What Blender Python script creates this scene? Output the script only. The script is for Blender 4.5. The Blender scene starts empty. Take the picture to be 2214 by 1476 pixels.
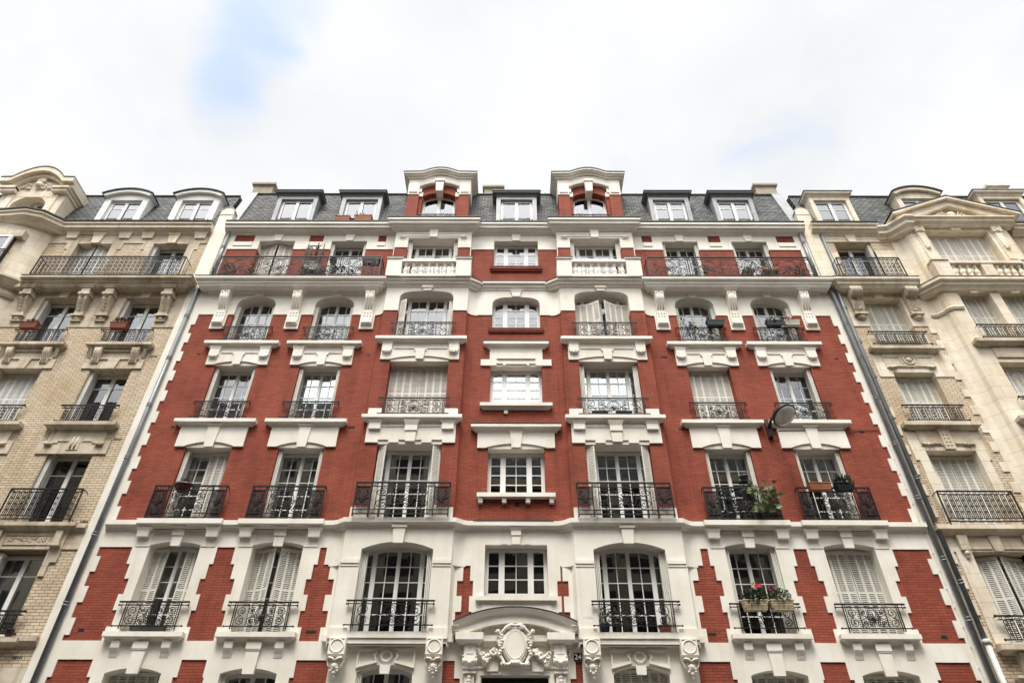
import bpy, math, random
from mathutils import Vector, Matrix, geometry
R = math.radians
random.seed(7)
scn = bpy.context.scene
COL = scn.collection

# ------------------------------------------------------------------ camera
def make_camera():
    pitch, roll, yaw = R(40.145), R(0.27), R(-0.212)
    f = Vector((math.sin(yaw)*math.cos(pitch), math.cos(yaw)*math.cos(pitch), math.sin(pitch)))
    r = Vector((math.cos(yaw), -math.sin(yaw), 0))
    u = r.cross(f)
    r2 = r*math.cos(roll) + u*math.sin(roll)
    u2 = u*math.cos(roll) - r*math.sin(roll)
    cd = bpy.data.cameras.new('camera'); cd.sensor_width = 36; cd.lens = 24.0
    cd.clip_start = .1; cd.clip_end = 3000
    c = bpy.data.objects.new('camera', cd); COL.objects.link(c)
    m = Matrix((r2, u2, -f)).transposed().to_4x4()
    m.translation = Vector((0, -17, 1.6))
    c.matrix_world = m
    scn.camera = c
make_camera()

# ------------------------------------------------------------------ sky and sun
SUN_EL, SUN_AZ = R(64), R(191)          # azimuth clockwise from +y: behind the camera, a little to the left
sund = Vector((math.sin(SUN_AZ)*math.cos(SUN_EL), math.cos(SUN_AZ)*math.cos(SUN_EL), math.sin(SUN_EL)))
def make_sky():
    w = bpy.data.worlds.new('World'); scn.world = w; w.use_nodes = True
    nt = w.node_tree; nt.nodes.clear(); L = nt.links.new
    def nd(t, **k):
        n = nt.nodes.new(t)
        for a, b in k.items(): setattr(n, a, b)
        return n
    def mth(op, a, b=None, clamp=False):
        n = nd('ShaderNodeMath', operation=op, use_clamp=clamp)
        for i, x in enumerate((a, b)):
            if x is None: continue
            if isinstance(x, (int, float)): n.inputs[i].default_value = x
            else: L(x, n.inputs[i])
        return n.outputs[0]
    out = nd('ShaderNodeOutputWorld'); bg = nd('ShaderNodeBackground'); L(bg.outputs[0], out.inputs[0])
    bg.inputs[1].default_value = 0.1
    sky = nd('ShaderNodeTexSky', sky_type='NISHITA', sun_disc=False)
    sky.sun_elevation = SUN_EL; sky.sun_rotation = SUN_AZ
    tc = nd('ShaderNodeTexCoord'); d = tc.outputs['Generated']
    # cloud deck: noise on the sky dome, flattened towards the horizon
    sp = nd('ShaderNodeSeparateXYZ'); L(d, sp.inputs[0])
    zz = mth('ADD', mth('MAXIMUM', sp.outputs[2], 0.02), 0.25)
    cb = nd('ShaderNodeCombineXYZ'); L(mth('DIVIDE', sp.outputs[0], zz), cb.inputs[0]); L(mth('DIVIDE', sp.outputs[1], zz), cb.inputs[1])
    n1 = nd('ShaderNodeTexNoise'); n1.inputs['Scale'].default_value = 7.0; n1.inputs['Detail'].default_value = 8; n1.inputs['Roughness'].default_value = .5
    n1.inputs['Distortion'].default_value = .5
    L(cb.outputs[0], n1.inputs['Vector'])
    def gap(v, inner, outer):            # a thin place in the cloud deck around direction v
        dp = nd('ShaderNodeVectorMath', operation='DOT_PRODUCT'); L(d, dp.inputs[0]); dp.inputs[1].default_value = Vector(v).normalized()
        mr = nd('ShaderNodeMapRange', interpolation_type='SMOOTHSTEP'); L(dp.outputs['Value'], mr.inputs[0])
        mr.inputs[1].default_value = math.cos(R(outer)); mr.inputs[2].default_value = math.cos(R(inner)); mr.inputs[3].default_value = 0; mr.inputs[4].default_value = 1
        return mr.outputs[0]
    g = mth('ADD', mth('MULTIPLY', gap(GAP[0], 0, 6.5), .21), mth('MULTIPLY', gap(GAP[1], 0, 3), .0))
    g = mth('ADD', g, mth('MULTIPLY', gap(GAP[2], 0, 5), .18))
    g = mth('ADD', g, mth('ADD', mth('MULTIPLY', gap(GAP[3], 0, 5), .08), mth('MULTIPLY', gap(GAP[4], 0, 4), .17)))
    thin = nd('ShaderNodeMapRange', interpolation_type='SMOOTHSTEP')
    L(mth('SUBTRACT', n1.outputs['Fac'], g), thin.inputs[0])
    thin.inputs[1].default_value = .02; thin.inputs[2].default_value = .44
    thin.inputs[3].default_value = .42; thin.inputs[4].default_value = 1
    n2 = nd('ShaderNodeTexNoise'); n2.inputs['Scale'].default_value = 3.2; n2.inputs['Detail'].default_value = 7
    L(cb.outputs[0], n2.inputs['Vector'])
    sdp = nd('ShaderNodeVectorMath', operation='DOT_PRODUCT'); L(d, sdp.inputs[0]); sdp.inputs[1].default_value = sund
    glow = nd('ShaderNodeMapRange', interpolation_type='SMOOTHSTEP'); L(sdp.outputs['Value'], glow.inputs[0])
    glow.inputs[1].default_value = .66; glow.inputs[2].default_value = 1; glow.inputs[3].default_value = 0; glow.inputs[4].default_value = 1
    br = mth('ADD', mth('MULTIPLY', n2.outputs['Fac'], 2.2), 3.75)
    br = mth('ADD', br, mth('MULTIPLY', glow.outputs[0], 17.0))
    cc = nd('ShaderNodeCombineXYZ'); L(mth('SUBTRACT', mth('MULTIPLY', br, 1.03), .28), cc.inputs[0]); L(mth('SUBTRACT', mth('MULTIPLY', br, 1.015), .13), cc.inputs[1]); L(br, cc.inputs[2])
    sk = nd('ShaderNodeVectorMath', operation='SCALE'); L(sky.outputs[0], sk.inputs[0]); sk.inputs['Scale'].default_value = 2.1
    mx = nd('ShaderNodeMix', data_type='RGBA'); L(thin.outputs[0], mx.inputs[0]); L(sk.outputs[0], mx.inputs[6]); L(cc.outputs[0], mx.inputs[7])
    L(mx.outputs[2], bg.inputs[0])
    s = bpy.data.lights.new('sun', 'SUN'); s.energy = 1.5; s.angle = R(18); s.color = (1, .95, .87)
    so = bpy.data.objects.new('sun', s); COL.objects.link(so)
    so.rotation_euler = sund.to_track_quat('Z', 'Y').to_euler()
GAP = [(-.300, .385, .874), (.309, .49, .815), (-.347, .428, .836), (.237, .389, .890), (-.370, .473, .800)]
make_sky()
scn.view_settings.view_transform = 'Standard'; scn.view_settings.look = 'None'
scn.view_settings.exposure = 1.04; scn.view_settings.gamma = 1

# ------------------------------------------------------------------ materials
class NT:
    def __init__(s, name, rough=.6, spec=.5, metal=0):
        s.m = bpy.data.materials.new(name); s.m.use_nodes = True
        s.t = s.m.node_tree; s.b = s.t.nodes['Principled BSDF']
        s.b.inputs['Roughness'].default_value = rough; s.b.inputs['Metallic'].default_value = metal
        s.b.inputs['Specular IOR Level'].default_value = spec
        s.out = s.t.nodes['Material Output']
    def n(s, t, **k):
        q = s.t.nodes.new(t)
        for a, b in k.items(): setattr(q, a, b)
        return q
    def L(s, a, b): s.t.links.new(a, b)
    def coord(s): return s.n('ShaderNodeTexCoord').outputs['Object']
    def noise(s, scale, det=4, vec=None, rough=.55):
        q = s.n('ShaderNodeTexNoise'); q.inputs['Scale'].default_value = scale; q.inputs['Detail'].default_value = det; q.inputs['Roughness'].default_value = rough
        s.L(vec or s.coord(), q.inputs['Vector']); return q.outputs['Fac']
    def ramp(s, fac, a, b, ca=(0,0,0), cb=(1,1,1)):
        q = s.n('ShaderNodeValToRGB'); e = q.color_ramp.elements
        e[0].position = a; e[1].position = b; e[0].color = (*ca, 1); e[1].color = (*cb, 1)
        s.L(fac, q.inputs[0]); return q.outputs[0]
    def mix(s, fac, a, b, mode='MIX'):
        q = s.n('ShaderNodeMix', data_type='RGBA', blend_type=mode)
        for i, x in ((0, fac), (6, a), (7, b)):
            if isinstance(x, (int, float)): q.inputs[i].default_value = x
            elif isinstance(x, tuple): q.inputs[i].default_value = (*x, 1)
            else: s.L(x, q.inputs[i])
        return q.outputs[2]
    def bump(s, h, dist=.005, strength=.6):
        q = s.n('ShaderNodeBump'); q.inputs['Distance'].default_value = dist; q.inputs['Strength'].default_value = strength
        s.L(h, q.inputs['Height']); s.L(q.outputs[0], s.b.inputs['Normal'])
    def col(s, c): s.L(c, s.b.inputs['Base Color'])
    def stretched(s, sx, sy, sz):
        q = s.n('ShaderNodeMapping'); q.inputs['Scale'].default_value = (sx, sy, sz); s.L(s.coord(), q.inputs[0]); return q.outputs[0]

def m_plain(name, c, rough=.6, spec=.5, metal=0, var=.12, scale=6, bump=0):
    t = NT(name, rough, spec, metal)
    k = t.ramp(t.noise(scale), .3, .7, tuple(x*(1-var) for x in c), tuple(min(1, x*(1+var)) for x in c))
    t.col(k)
    if bump: t.bump(t.noise(scale*8), bump)
    return t.m
def m_brick(name, c1, c2, cm, bw, bh, mort, dirt, soil, bumpd=.006, rough=.75):
    t = NT(name, rough, .15)
    sp = t.n('ShaderNodeSeparateXYZ'); t.L(t.coord(), sp.inputs[0])
    ad = t.n('ShaderNodeMath', operation='ADD'); t.L(sp.outputs[0], ad.inputs[0]); t.L(sp.outputs[1], ad.inputs[1])
    cb = t.n('ShaderNodeCombineXYZ'); t.L(ad.outputs[0], cb.inputs[0]); t.L(sp.outputs[2], cb.inputs[1])
    b = t.n('ShaderNodeTexBrick'); t.L(cb.outputs[0], b.inputs['Vector'])
    b.inputs['Scale'].default_value = 1; b.inputs['Brick Width'].default_value = bw; b.inputs['Row Height'].default_value = bh
    b.inputs['Mortar Size'].default_value = mort; b.inputs['Mortar Smooth'].default_value = .35
    b.inputs['Color1'].default_value = (*c1, 1); b.inputs['Color2'].default_value = (*c2, 1); b.inputs['Mortar'].default_value = (*cm, 1)
    d = t.ramp(t.noise(.9, 6), .35, .75, (1,1,1), dirt)
    d2 = t.ramp(t.noise(1, 5, t.stretched(3.5, 3.5, .5)), .45, .8, (1,1,1), soil)
    c = t.mix(1, t.mix(1, b.outputs['Color'], d, 'MULTIPLY'), d2, 'MULTIPLY')
    t.col(c)
    h = t.n('ShaderNodeMath', operation='SUBTRACT'); t.L(t.noise(60, 2), h.inputs[0]); t.L(b.outputs['Fac'], h.inputs[1])
    t.bump(h.outputs[0], bumpd, .8)
    return t.m
def m_plaster(name, c, stain, rough=.7, streak=.5, grain=.002):
    t = NT(name, rough, .25)
    a = t.ramp(t.noise(1.3, 6), .35, .75, c, tuple(x*y for x, y in zip(c, stain)))
    st = t.ramp(t.noise(1, 6, t.stretched(5, 5, .45)), .5, .85, (1,1,1), tuple(1-(1-x)*streak for x in stain))
    t.col(t.mix(1, a, st, 'MULTIPLY'))
    t.bump(t.noise(35, 4), grain*2, .5)
    return t.m
def m_stone(name, c, stain, bw=.9, bh=.42):      # dressed stone with fine joints
    t = NT(name, .8, .2)
    sp = t.n('ShaderNodeSeparateXYZ'); t.L(t.coord(), sp.inputs[0])
    ad = t.n('ShaderNodeMath', operation='ADD'); t.L(sp.outputs[0], ad.inputs[0]); t.L(sp.outputs[1], ad.inputs[1])
    cb = t.n('ShaderNodeCombineXYZ'); t.L(ad.outputs[0], cb.inputs[0]); t.L(sp.outputs[2], cb.inputs[1])
    b = t.n('ShaderNodeTexBrick'); t.L(cb.outputs[0], b.inputs['Vector'])
    b.inputs['Scale'].default_value = 1; b.inputs['Brick Width'].default_value = bw; b.inputs['Row Height'].default_value = bh
    b.inputs['Mortar Size'].default_value = .007; b.inputs['Mortar Smooth'].default_value = .3
    b.inputs['Color1'].default_value = (*c, 1); b.inputs['Color2'].default_value = (*[x*.93 for x in c], 1); b.inputs['Mortar'].default_value = (*[x*.62 for x in c], 1)
    d = t.ramp(t.noise(1.1, 7, None, .62), .38, .74, (1,1,1), stain)
    d2 = t.ramp(t.noise(1, 6, t.stretched(4, 4, .35)), .5, .82, (1,1,1), tuple(1-(1-x)*1.1 for x in stain))
    t.col(t.mix(1, t.mix(1, b.outputs['Color'], d, 'MULTIPLY'), d2, 'MULTIPLY'))
    h = t.n('ShaderNodeMath', operation='SUBTRACT'); t.L(t.noise(22, 5), h.inputs[0]); t.L(b.outputs['Fac'], h.inputs[1])
    t.bump(h.outputs[0], .004, .6)
    return t.m
def m_slate():
    t = NT('slate_tiles', .7, .2)
    sp = t.n('ShaderNodeSeparateXYZ'); t.L(t.coord(), sp.inputs[0])
    cb = t.n('ShaderNodeCombineXYZ'); t.L(sp.outputs[0], cb.inputs[0]); t.L(sp.outputs[2], cb.inputs[1])
    b = t.n('ShaderNodeTexBrick'); t.L(cb.outputs[0], b.inputs['Vector'])
    b.inputs['Scale'].default_value = 1; b.inputs['Brick Width'].default_value = .24; b.inputs['Row Height'].default_value = .135
    b.inputs['Mortar Size'].default_value = .02; b.inputs['Mortar Smooth'].default_value = .4
    b.inputs['Color1'].default_value = (.075,.077,.079,1); b.inputs['Color2'].default_value = (.165,.168,.17,1); b.inputs['Mortar'].default_value = (.02,.021,.022,1)
    d = t.ramp(t.noise(3, 6), .35, .7, (.75,.75,.74), (1.35,1.35,1.28))
    t.col(t.mix(1, b.outputs['Color'], d, 'MULTIPLY'))
    inv = t.n('ShaderNodeMath', operation='SUBTRACT'); inv.inputs[0].default_value = 1; t.L(b.outputs['Fac'], inv.inputs[1])
    t.bump(inv.outputs[0], .01, 1)
    return t.m
def m_zinc(name, c, rough=.5):
    t = NT(name, rough, .4, .1)
    k = t.ramp(t.noise(2.2, 7, None, .65), .3, .75, tuple(x*.78 for x in c), tuple(min(1, x*1.18) for x in c))
    st = t.ramp(t.noise(1, 5, t.stretched(7, 7, .5)), .5, .85, (1,1,1), (.75,.76,.78))
    t.col(t.mix(1, k, st, 'MULTIPLY')); t.bump(t.noise(7), .006, .4)
    return t.m
def m_glass(name, tint=(.9,.95,.93), k=2.2, base=.05):
    t = NT(name); nt = t.t; nt.nodes.remove(t.b)
    tr = t.n('ShaderNodeBsdfTransparent'); tr.inputs[0].default_value = (*tint, 1)
    gl = t.n('ShaderNodeBsdfGlossy'); gl.inputs['Roughness'].default_value = .02; gl.inputs[0].default_value = (.95,.97,1,1)
    bp = t.n('ShaderNodeBump'); bp.inputs['Distance'].default_value = .02; bp.inputs['Strength'].default_value = .05
    t.L(t.noise(1.6, 2), bp.inputs['Height']); t.L(bp.outputs[0], gl.inputs['Normal'])
    fr = t.n('ShaderNodeFresnel'); fr.inputs[0].default_value = 1.52
    mu = t.n('ShaderNodeMath', operation='MULTIPLY_ADD'); t.L(fr.outputs[0], mu.inputs[0]); mu.inputs[1].default_value = k; mu.inputs[2].default_value = base
    mu.use_clamp = True
    mx = t.n('ShaderNodeMixShader'); t.L(mu.outputs[0], mx.inputs[0]); t.L(tr.outputs[0], mx.inputs[1]); t.L(gl.outputs[0], mx.inputs[2])
    t.L(mx.outputs[0], t.out.inputs[0])
    return t.m
def m_leaf(name, a, b):
    t = NT(name, .5, .4)
    t.col(t.ramp(t.noise(9, 3), .35, .65, a, b))
    return t.m
M = dict(
 red=m_brick('red_painted_brick', (.375,.100,.060), (.30,.076,.046), (.215,.051,.032), .225, .0635, .0075, (.70,.68,.70), (.74,.71,.72), .008),
 buff=m_brick('buff_glazed_brick', (.75,.645,.49), (.62,.525,.385), (.24,.175,.12), .225, .078, .0085, (.84,.77,.69), (.80,.74,.68), .009),
 white=m_plaster('white_painted_plaster', (.87,.835,.76), (.85,.82,.765), .7, .75),
 whitest=m_plaster('white_painted_render', (.87,.83,.76), (.86,.83,.78), .7, .7),
 stone=m_stone('pale_limestone', (.86,.79,.665), (.80,.72,.60)),
 stone2=m_stone('weathered_limestone', (.71,.63,.505), (.56,.50,.43), 1.2, .6),
 plain=m_stone('smooth_limestone', (.86,.79,.665), (.74,.66,.56), .8, .36),
 slate=m_slate(), zinc=m_zinc('grey_zinc', (.33,.34,.345)), zincd=m_zinc('dark_zinc', (.11,.115,.12)), pipe=m_zinc('zinc_downpipe', (.21,.225,.235), .34),
 iron=m_plain('black_wrought_iron', (.010,.0085,.008), .5, .4, .2),
 rust=m_plain('gutter_iron', (.03,.028,.026), .6),
 paint=m_plain('white_window_paint', (.80,.79,.76), .4, .4, 0, .05, 3), shut=m_plain('cream_shutter_paint', (.76,.735,.665), .5, .35, 0, .07, 2),
 glass=m_glass('window_glass'), glass2=m_glass('tinted_glass', (.6,.63,.62), 2.0, .05),
 room=m_plain('dim_room_wall', (.035,.032,.03), .9), lit=m_plain('lit_room_wall', (.22,.21,.19), .9),  # room brightness put into the wall tone: dark for dim, paler for lit
 net=m_plain('white_net_curtain', (.36,.36,.39), .9, .2, 0, .25, 4), drape=m_plain('beige_curtain', (.36,.30,.23), .9), grey=m_plain('grey_blind', (.30,.31,.33), .8),
 tcotta=m_plain('terracotta', (.36,.13,.055), .75), tdark=m_plain('dark_terracotta', (.24,.075,.045), .75),
 gtrough=m_plain('green_plastic', (.02,.035,.032), .45), btrough=m_plain('black_plastic', (.012,.013,.016), .4), cream=m_plain('cream_plastic', (.58,.47,.30), .6),
 burg=m_plain('burgundy_plastic', (.06,.008,.015), .4), greyp=m_plain('grey_pot', (.10,.105,.105), .6), wtrough=m_plain('white_plastic', (.62,.58,.50), .55),
 leaf=m_leaf('green_leaves', (.018,.045,.012), (.06,.11,.03)), leaf2=m_leaf('pale_green_leaves', (.075,.10,.035), (.16,.185,.08)), leaf3=m_leaf('dark_leaves', (.01,.022,.01), (.03,.05,.018)),
 dry=m_leaf('reddish_leaves', (.06,.028,.018), (.13,.05,.028)), twig=m_plain('dark_twig', (.035,.024,.018), .8), fl_red=m_plain('red_petals', (.55,.02,.015), .6),
 fl_pink=m_plain('pink_petals', (.62,.22,.24), .6), fl_white=m_plain('white_petals', (.8,.78,.72), .6), fl_mag=m_plain('magenta_petals', (.30,.02,.10), .6),
 wood=m_plain('varnished_wood', (.24,.125,.045), .5), lampm=m_plain('dark_brown_lamp_metal', (.045,.035,.032), .4, .5, .5), cable=m_plain('grey_cable', (.12,.05,.04), .6),
 lens=m_plain('frosted_lamp_bowl', (.58,.57,.57), .2, .5, 0, .25, 5), reflector=m_plain('lamp_reflector', (.42,.42,.43), .6, .5, .2), wpipe=m_plain('white_plastic_pipe', (.56,.55,.52), .5), navy=m_plain('navy_enamel', (.008,.011,.03), .25),
 asphalt=m_plain('asphalt', (.05,.05,.051), .85, .3, 0, .2, 3, .003), paving=m_plain('granite_paving', (.19,.185,.175), .8, .3, 0, .15, 2, .002), kerb=m_plain('kerb_granite', (.30,.29,.27), .8),
 dark=m_plain('dark_void', (.012,.011,.01), .9), chim=m_plaster('chimney_render', (.42,.36,.28), (.7,.66,.6), .85, 1.0), cpot=m_plain('orange_clay', (.45,.16,.05), .7),
 door=m_plain('black_door_paint', (.012,.013,.013), .35), opp=None)
def m_opp():          # facades across the street: storeys of dark windows in pale stone, seen only in reflections
    t = NT('opposite_facade', .8, .2)
    sp = t.n('ShaderNodeSeparateXYZ'); t.L(t.coord(), sp.inputs[0])
    cb = t.n('ShaderNodeCombineXYZ'); t.L(sp.outputs[0], cb.inputs[0]); t.L(sp.outputs[2], cb.inputs[1])
    b = t.n('ShaderNodeTexBrick', offset=0.0); t.L(cb.outputs[0], b.inputs['Vector'])
    b.inputs['Scale'].default_value = 1; b.inputs['Brick Width'].default_value = 2.6; b.inputs['Row Height'].default_value = 3.05; b.inputs['Mortar Size'].default_value = .5
    b.inputs['Color1'].default_value = (.03,.03,.035,1); b.inputs['Color2'].default_value = (.05,.05,.05,1); b.inputs['Mortar'].default_value = (.34,.31,.25,1)
    t.col(b.outputs['Color']); return t.m
M['opp'] = m_opp()
def m_mesh():         # fine dark wire netting: mostly open, seen as a darkening veil
    t = NT('dark_wire_netting', .7); t.b.inputs['Base Color'].default_value = (.012, .010, .010, 1)
    tr = t.n('ShaderNodeBsdfTransparent'); mx = t.n('ShaderNodeMixShader'); mx.inputs[0].default_value = .60
    t.L(tr.outputs[0], mx.inputs[1]); t.L(t.b.outputs[0], mx.inputs[2]); t.L(mx.outputs[0], t.out.inputs[0]); return t.m
M['netting'] = m_mesh()
# ------------------------------------------------------------------ mesh building
class MB:
    def __init__(s): s.v = []; s.f = []; s.sm = []; s.mi = []; s.cm = 0; s.pc = []
    def add(s, vs, fs, smooth=False):
        o = len(s.v); s.pc.append((o, len(s.f), len(vs), len(fs))); s.v.extend(tuple(p) for p in vs)
        for f in fs: s.f.append(tuple(o+i for i in f)); s.sm.append(smooth); s.mi.append(s.cm)
    def box(s, x0, x1, y0, y1, z0, z1):
        if x1 < x0: x0, x1 = x1, x0
        v = [(x0,y0,z0),(x1,y0,z0),(x1,y1,z0),(x0,y1,z0),(x0,y0,z1),(x1,y0,z1),(x1,y1,z1),(x0,y1,z1)]
        s.add(v, [(0,1,5,4),(1,2,6,5),(2,3,7,6),(3,0,4,7),(4,5,6,7),(3,2,1,0)])
    def taper(s, x0, x1, y0, y1, z0, z1, dx=0, dy=0):     # box whose bottom is narrower (dx each side) and set back (dy)
        v = [(x0+dx,y0+dy,z0),(x1-dx,y0+dy,z0),(x1-dx,y1,z0),(x0+dx,y1,z0),(x0,y0,z1),(x1,y0,z1),(x1,y1,z1),(x0,y1,z1)]
        s.add(v, [(0,1,5,4),(1,2,6,5),(2,3,7,6),(3,0,4,7),(4,5,6,7),(3,2,1,0)])
    def prism(s, poly, y0, y1, axis='y'):
        if sum(a[0]*b[1]-b[0]*a[1] for a, b in zip(poly, poly[1:]+poly[:1])) < 0: poly = poly[::-1]
        n = len(poly); P = lambda p, d: (p[0], d, p[1]) if axis == 'y' else ((d, p[0], p[1]) if axis == 'x' else (p[0], p[1], d))
        tri = geometry.tessellate_polygon([[Vector((p[0], p[1], 0)) for p in poly]])
        vs = [P(p, y0) for p in poly]+[P(p, y1) for p in poly]; fs = []
        for t in tri:
            a, b, c = (poly[i] for i in t)
            if (b[0]-a[0])*(c[1]-a[1])-(b[1]-a[1])*(c[0]-a[0]) < 0: t = t[::-1]
            fs.append(tuple(t)); fs.append(tuple(i+n for i in t[::-1]))
        for i in range(n): j = (i+1) % n; fs.append((j, i, i+n, j+n))
        if axis != 'y': fs = [f[::-1] for f in fs]
        s.add(vs, fs)
    def tube(s, pts, r, n=4, closed=False, smooth=None, taper=None):
        pts = [Vector(p) for p in pts]; m = len(pts)
        if m < 2: return
        vs = []; fs = []
        for i, p in enumerate(pts):
            a = pts[(i-1) % m] if closed else pts[max(i-1, 0)]; b = pts[(i+1) % m] if closed else pts[min(i+1, m-1)]
            t = (b-a).normalized() if (b-a).length > 1e-9 else Vector((0,0,1))
            up = Vector((0,1,0)) if abs(t.y) < .9 else Vector((0,0,1))
            u = t.cross(up).normalized(); w = u.cross(t)
            rr = r*(taper[i] if taper else 1)
            for k in range(n):
                an = 2*math.pi*(k+.5)/n; vs.append(p+u*(rr*math.cos(an))+w*(rr*math.sin(an)))
        for i in range(m if closed else m-1):
            j = (i+1) % m
            for k in range(n): l = (k+1) % n; fs.append((i*n+k, i*n+l, j*n+l, j*n+k))
        if not closed: fs.append(tuple(range(n))[::-1]); fs.append(tuple((m-1)*n+k for k in range(n)))
        s.add(vs, fs, n > 4 if smooth is None else smooth)
    def lathe(s, prof, c, n=12, sx=1, sy=1, rot=None):
        vs = []; fs = []; m = len(prof); c = Vector(c)
        for r, z in prof:
            for k in range(n):
                a = 2*math.pi*k/n; q = Vector((r*sx*math.cos(a), r*sy*math.sin(a), z))
                vs.append(c+(rot @ q if rot else q))
        for i in range(m-1):
            for k in range(n): l = (k+1) % n; fs.append((i*n+k, i*n+l, (i+1)*n+l, (i+1)*n+k))
        fs.append(tuple(range(n))[::-1]); fs.append(tuple((m-1)*n+k for k in range(n)))
        s.add(vs, fs, True)
    def ball(s, c, r, n=8, m=5, sx=1, sy=1, sz=1):
        s.lathe([(r*math.sin(math.pi*i/m)+1e-4, -r*sz*math.cos(math.pi*i/m)) for i in range(m+1)], c, n, sx, sy)
    def sweep(s, path, prof, closed_prof=True, caps=True):
        # profile (outward, z) carried along a plan path; outward is to the right of travel (-y when walking +x)
        n = len(path); m = len(prof); vs = []; fs = []
        for i, p in enumerate(path):
            p = Vector(p)
            d0 = (p-Vector(path[i-1])).normalized() if i > 0 else None
            d1 = (Vector(path[i+1])-p).normalized() if i < n-1 else None
            if d0 is None: d0 = d1
            if d1 is None: d1 = d0
            n0 = Vector((d0.y, -d0.x)); n1 = Vector((d1.y, -d1.x)); k = n0+n1
            k = k/max(k.length_squared/2, .3) if k.length > 1e-6 else n0
            for o, z in prof: vs.append((p.x+k.x*o, p.y+k.y*o, z))
        rng = range(m) if closed_prof else range(m-1)
        for i in range(n-1):
            for j in rng: l = (j+1) % m; fs.append((i*m+j, i*m+l, (i+1)*m+l, (i+1)*m+j))
        if caps: fs.append(tuple(range(m))[::-1]); fs.append(tuple((n-1)*m+j for j in range(m)))
        s.add(vs, fs)
    def arcsweep(s, cx, cz, rad, a0, a1, n, y, prof):     # profile (outward from wall, radial) carried along an upright arc
        m = len(prof); vs = []; fs = []
        for i in range(n+1):
            a = R(a0+(a1-a0)*i/n)
            for o, dr in prof: vs.append((cx+(rad+dr)*math.sin(a), y-o, cz+(rad+dr)*math.cos(a)))
        for i in range(n):
            for j in range(m): l = (j+1) % m; fs.append((i*m+j, i*m+l, (i+1)*m+l, (i+1)*m+j))
        fs.append(tuple(range(m))[::-1]); fs.append(tuple(n*m+j for j in range(m)))
        s.add(vs, fs)
    def cells(s, add, sub, y0, y1):
        # flat relief layer: union of rectangles (x0,x1,z0,z1) minus others; front at y0, edges back to y1
        xs = sorted({round(v, 4) for r in add+sub for v in r[:2]}); zs = sorted({round(v, 4) for r in add+sub for v in r[2:]})
        ins = lambda rs, x, z: any(r[0] < x < r[1] and r[2] < z < r[3] for r in rs)
        nx, nz = len(xs)-1, len(zs)-1
        G = [[ins(add, (xs[i]+xs[i+1])/2, (zs[j]+zs[j+1])/2) and not ins(sub, (xs[i]+xs[i+1])/2, (zs[j]+zs[j+1])/2) for j in range(nz)] for i in range(nx)]
        g = lambda i, j: 0 <= i < nx and 0 <= j < nz and G[i][j]
        for i in range(nx):
            for j in range(nz):
                if not G[i][j]: continue
                a, b, c, d = xs[i], xs[i+1], zs[j], zs[j+1]
                s.add([(a,y0,c),(b,y0,c),(b,y0,d),(a,y0,d)], [(0,1,2,3)])
                if not g(i-1, j): s.add([(a,y0,c),(a,y0,d),(a,y1,d),(a,y1,c)], [(0,1,2,3)])
                if not g(i+1, j): s.add([(b,y0,c),(b,y1,c),(b,y1,d),(b,y0,d)], [(0,1,2,3)])
                if not g(i, j-1): s.add([(a,y0,c),(a,y1,c),(b,y1,c),(b,y0,c)], [(0,1,2,3)])
                if not g(i, j+1): s.add([(a,y0,d),(b,y0,d),(b,y1,d),(a,y1,d)], [(0,1,2,3)])
    def mesh(s, name, mats, org=(0,0,0), smooth_all=False):
        me = bpy.data.meshes.new(name)
        me.from_pydata([(x-org[0], y-org[1], z-org[2]) for x, y, z in s.v], [], s.f)
        me.polygons.foreach_set('use_smooth', [True]*len(s.f) if smooth_all else s.sm)
        for m in (mats if isinstance(mats, list) else [mats]): me.materials.append(M[m])
        if isinstance(mats, list): me.polygons.foreach_set('material_index', s.mi)
        me.update(); return me
    def split(s, gap=.012):
        """one builder per group of pieces that touch"""
        bb = []
        for o, fo, nv, nf in s.pc:
            q = s.v[o:o+nv]; bb.append([min(p[i] for p in q)-gap for i in range(3)]+[max(p[i] for p in q)+gap for i in range(3)])
        par = list(range(len(bb)))
        def find(i):
            while par[i] != i: par[i] = par[par[i]]; i = par[i]
            return i
        for i in range(len(bb)):
            a = bb[i]
            for j in range(i):
                b = bb[j]
                if a[0] < b[3] and b[0] < a[3] and a[1] < b[4] and b[1] < a[4] and a[2] < b[5] and b[2] < a[5]: par[find(i)] = find(j)
        G = {}
        for i, (o, fo, nv, nf) in enumerate(s.pc):
            m = G.setdefault(find(i), MB()); d = len(m.v)-o; m.v += s.v[o:o+nv]
            m.f += [tuple(k+d for k in f) for f in s.f[fo:fo+nf]]; m.sm += s.sm[fo:fo+nf]; m.mi += s.mi[fo:fo+nf]
        return list(G.values())
SPLIT = {'keystone', 'console', 'bay_plaster', 'stone_band', 'bay_corner', 'plaster_band', 'sill_block', 'string_course', 'gutter', 'curtain', 'pilaster', 'cornice', 'relief_panel', 'zinc_flashing', 'pipe_collar', 'window_sill', 'lintel', 'leg', 'bay_base', 'hood_cornice', 'pot_stand', 'bed_mould'}
ORG = {}
def link(name, data, parent, org):
    o = bpy.data.objects.new(name, data); COL.objects.link(o); ORG[o] = Vector(org)
    if parent: o.parent = parent; o.location = Vector(org)-ORG[parent]
    else: o.location = org
    return o
def mk(name, mb, mats, parent=None, org=None, label=None):
    if org is None: org = ORG[parent] if parent else (0,0,0)
    if name in SPLIT:
        S = mb.split()
        if len(S) > 1: return [mk(name, q, mats, parent, org, label) for q in S if q.f][0] if 0 else _mk_all(name, S, mats, parent, org, label)
    o = link(name, mb.mesh(name, mats, org), parent, org)
    if label: o['label'] = label
    return o
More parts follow.
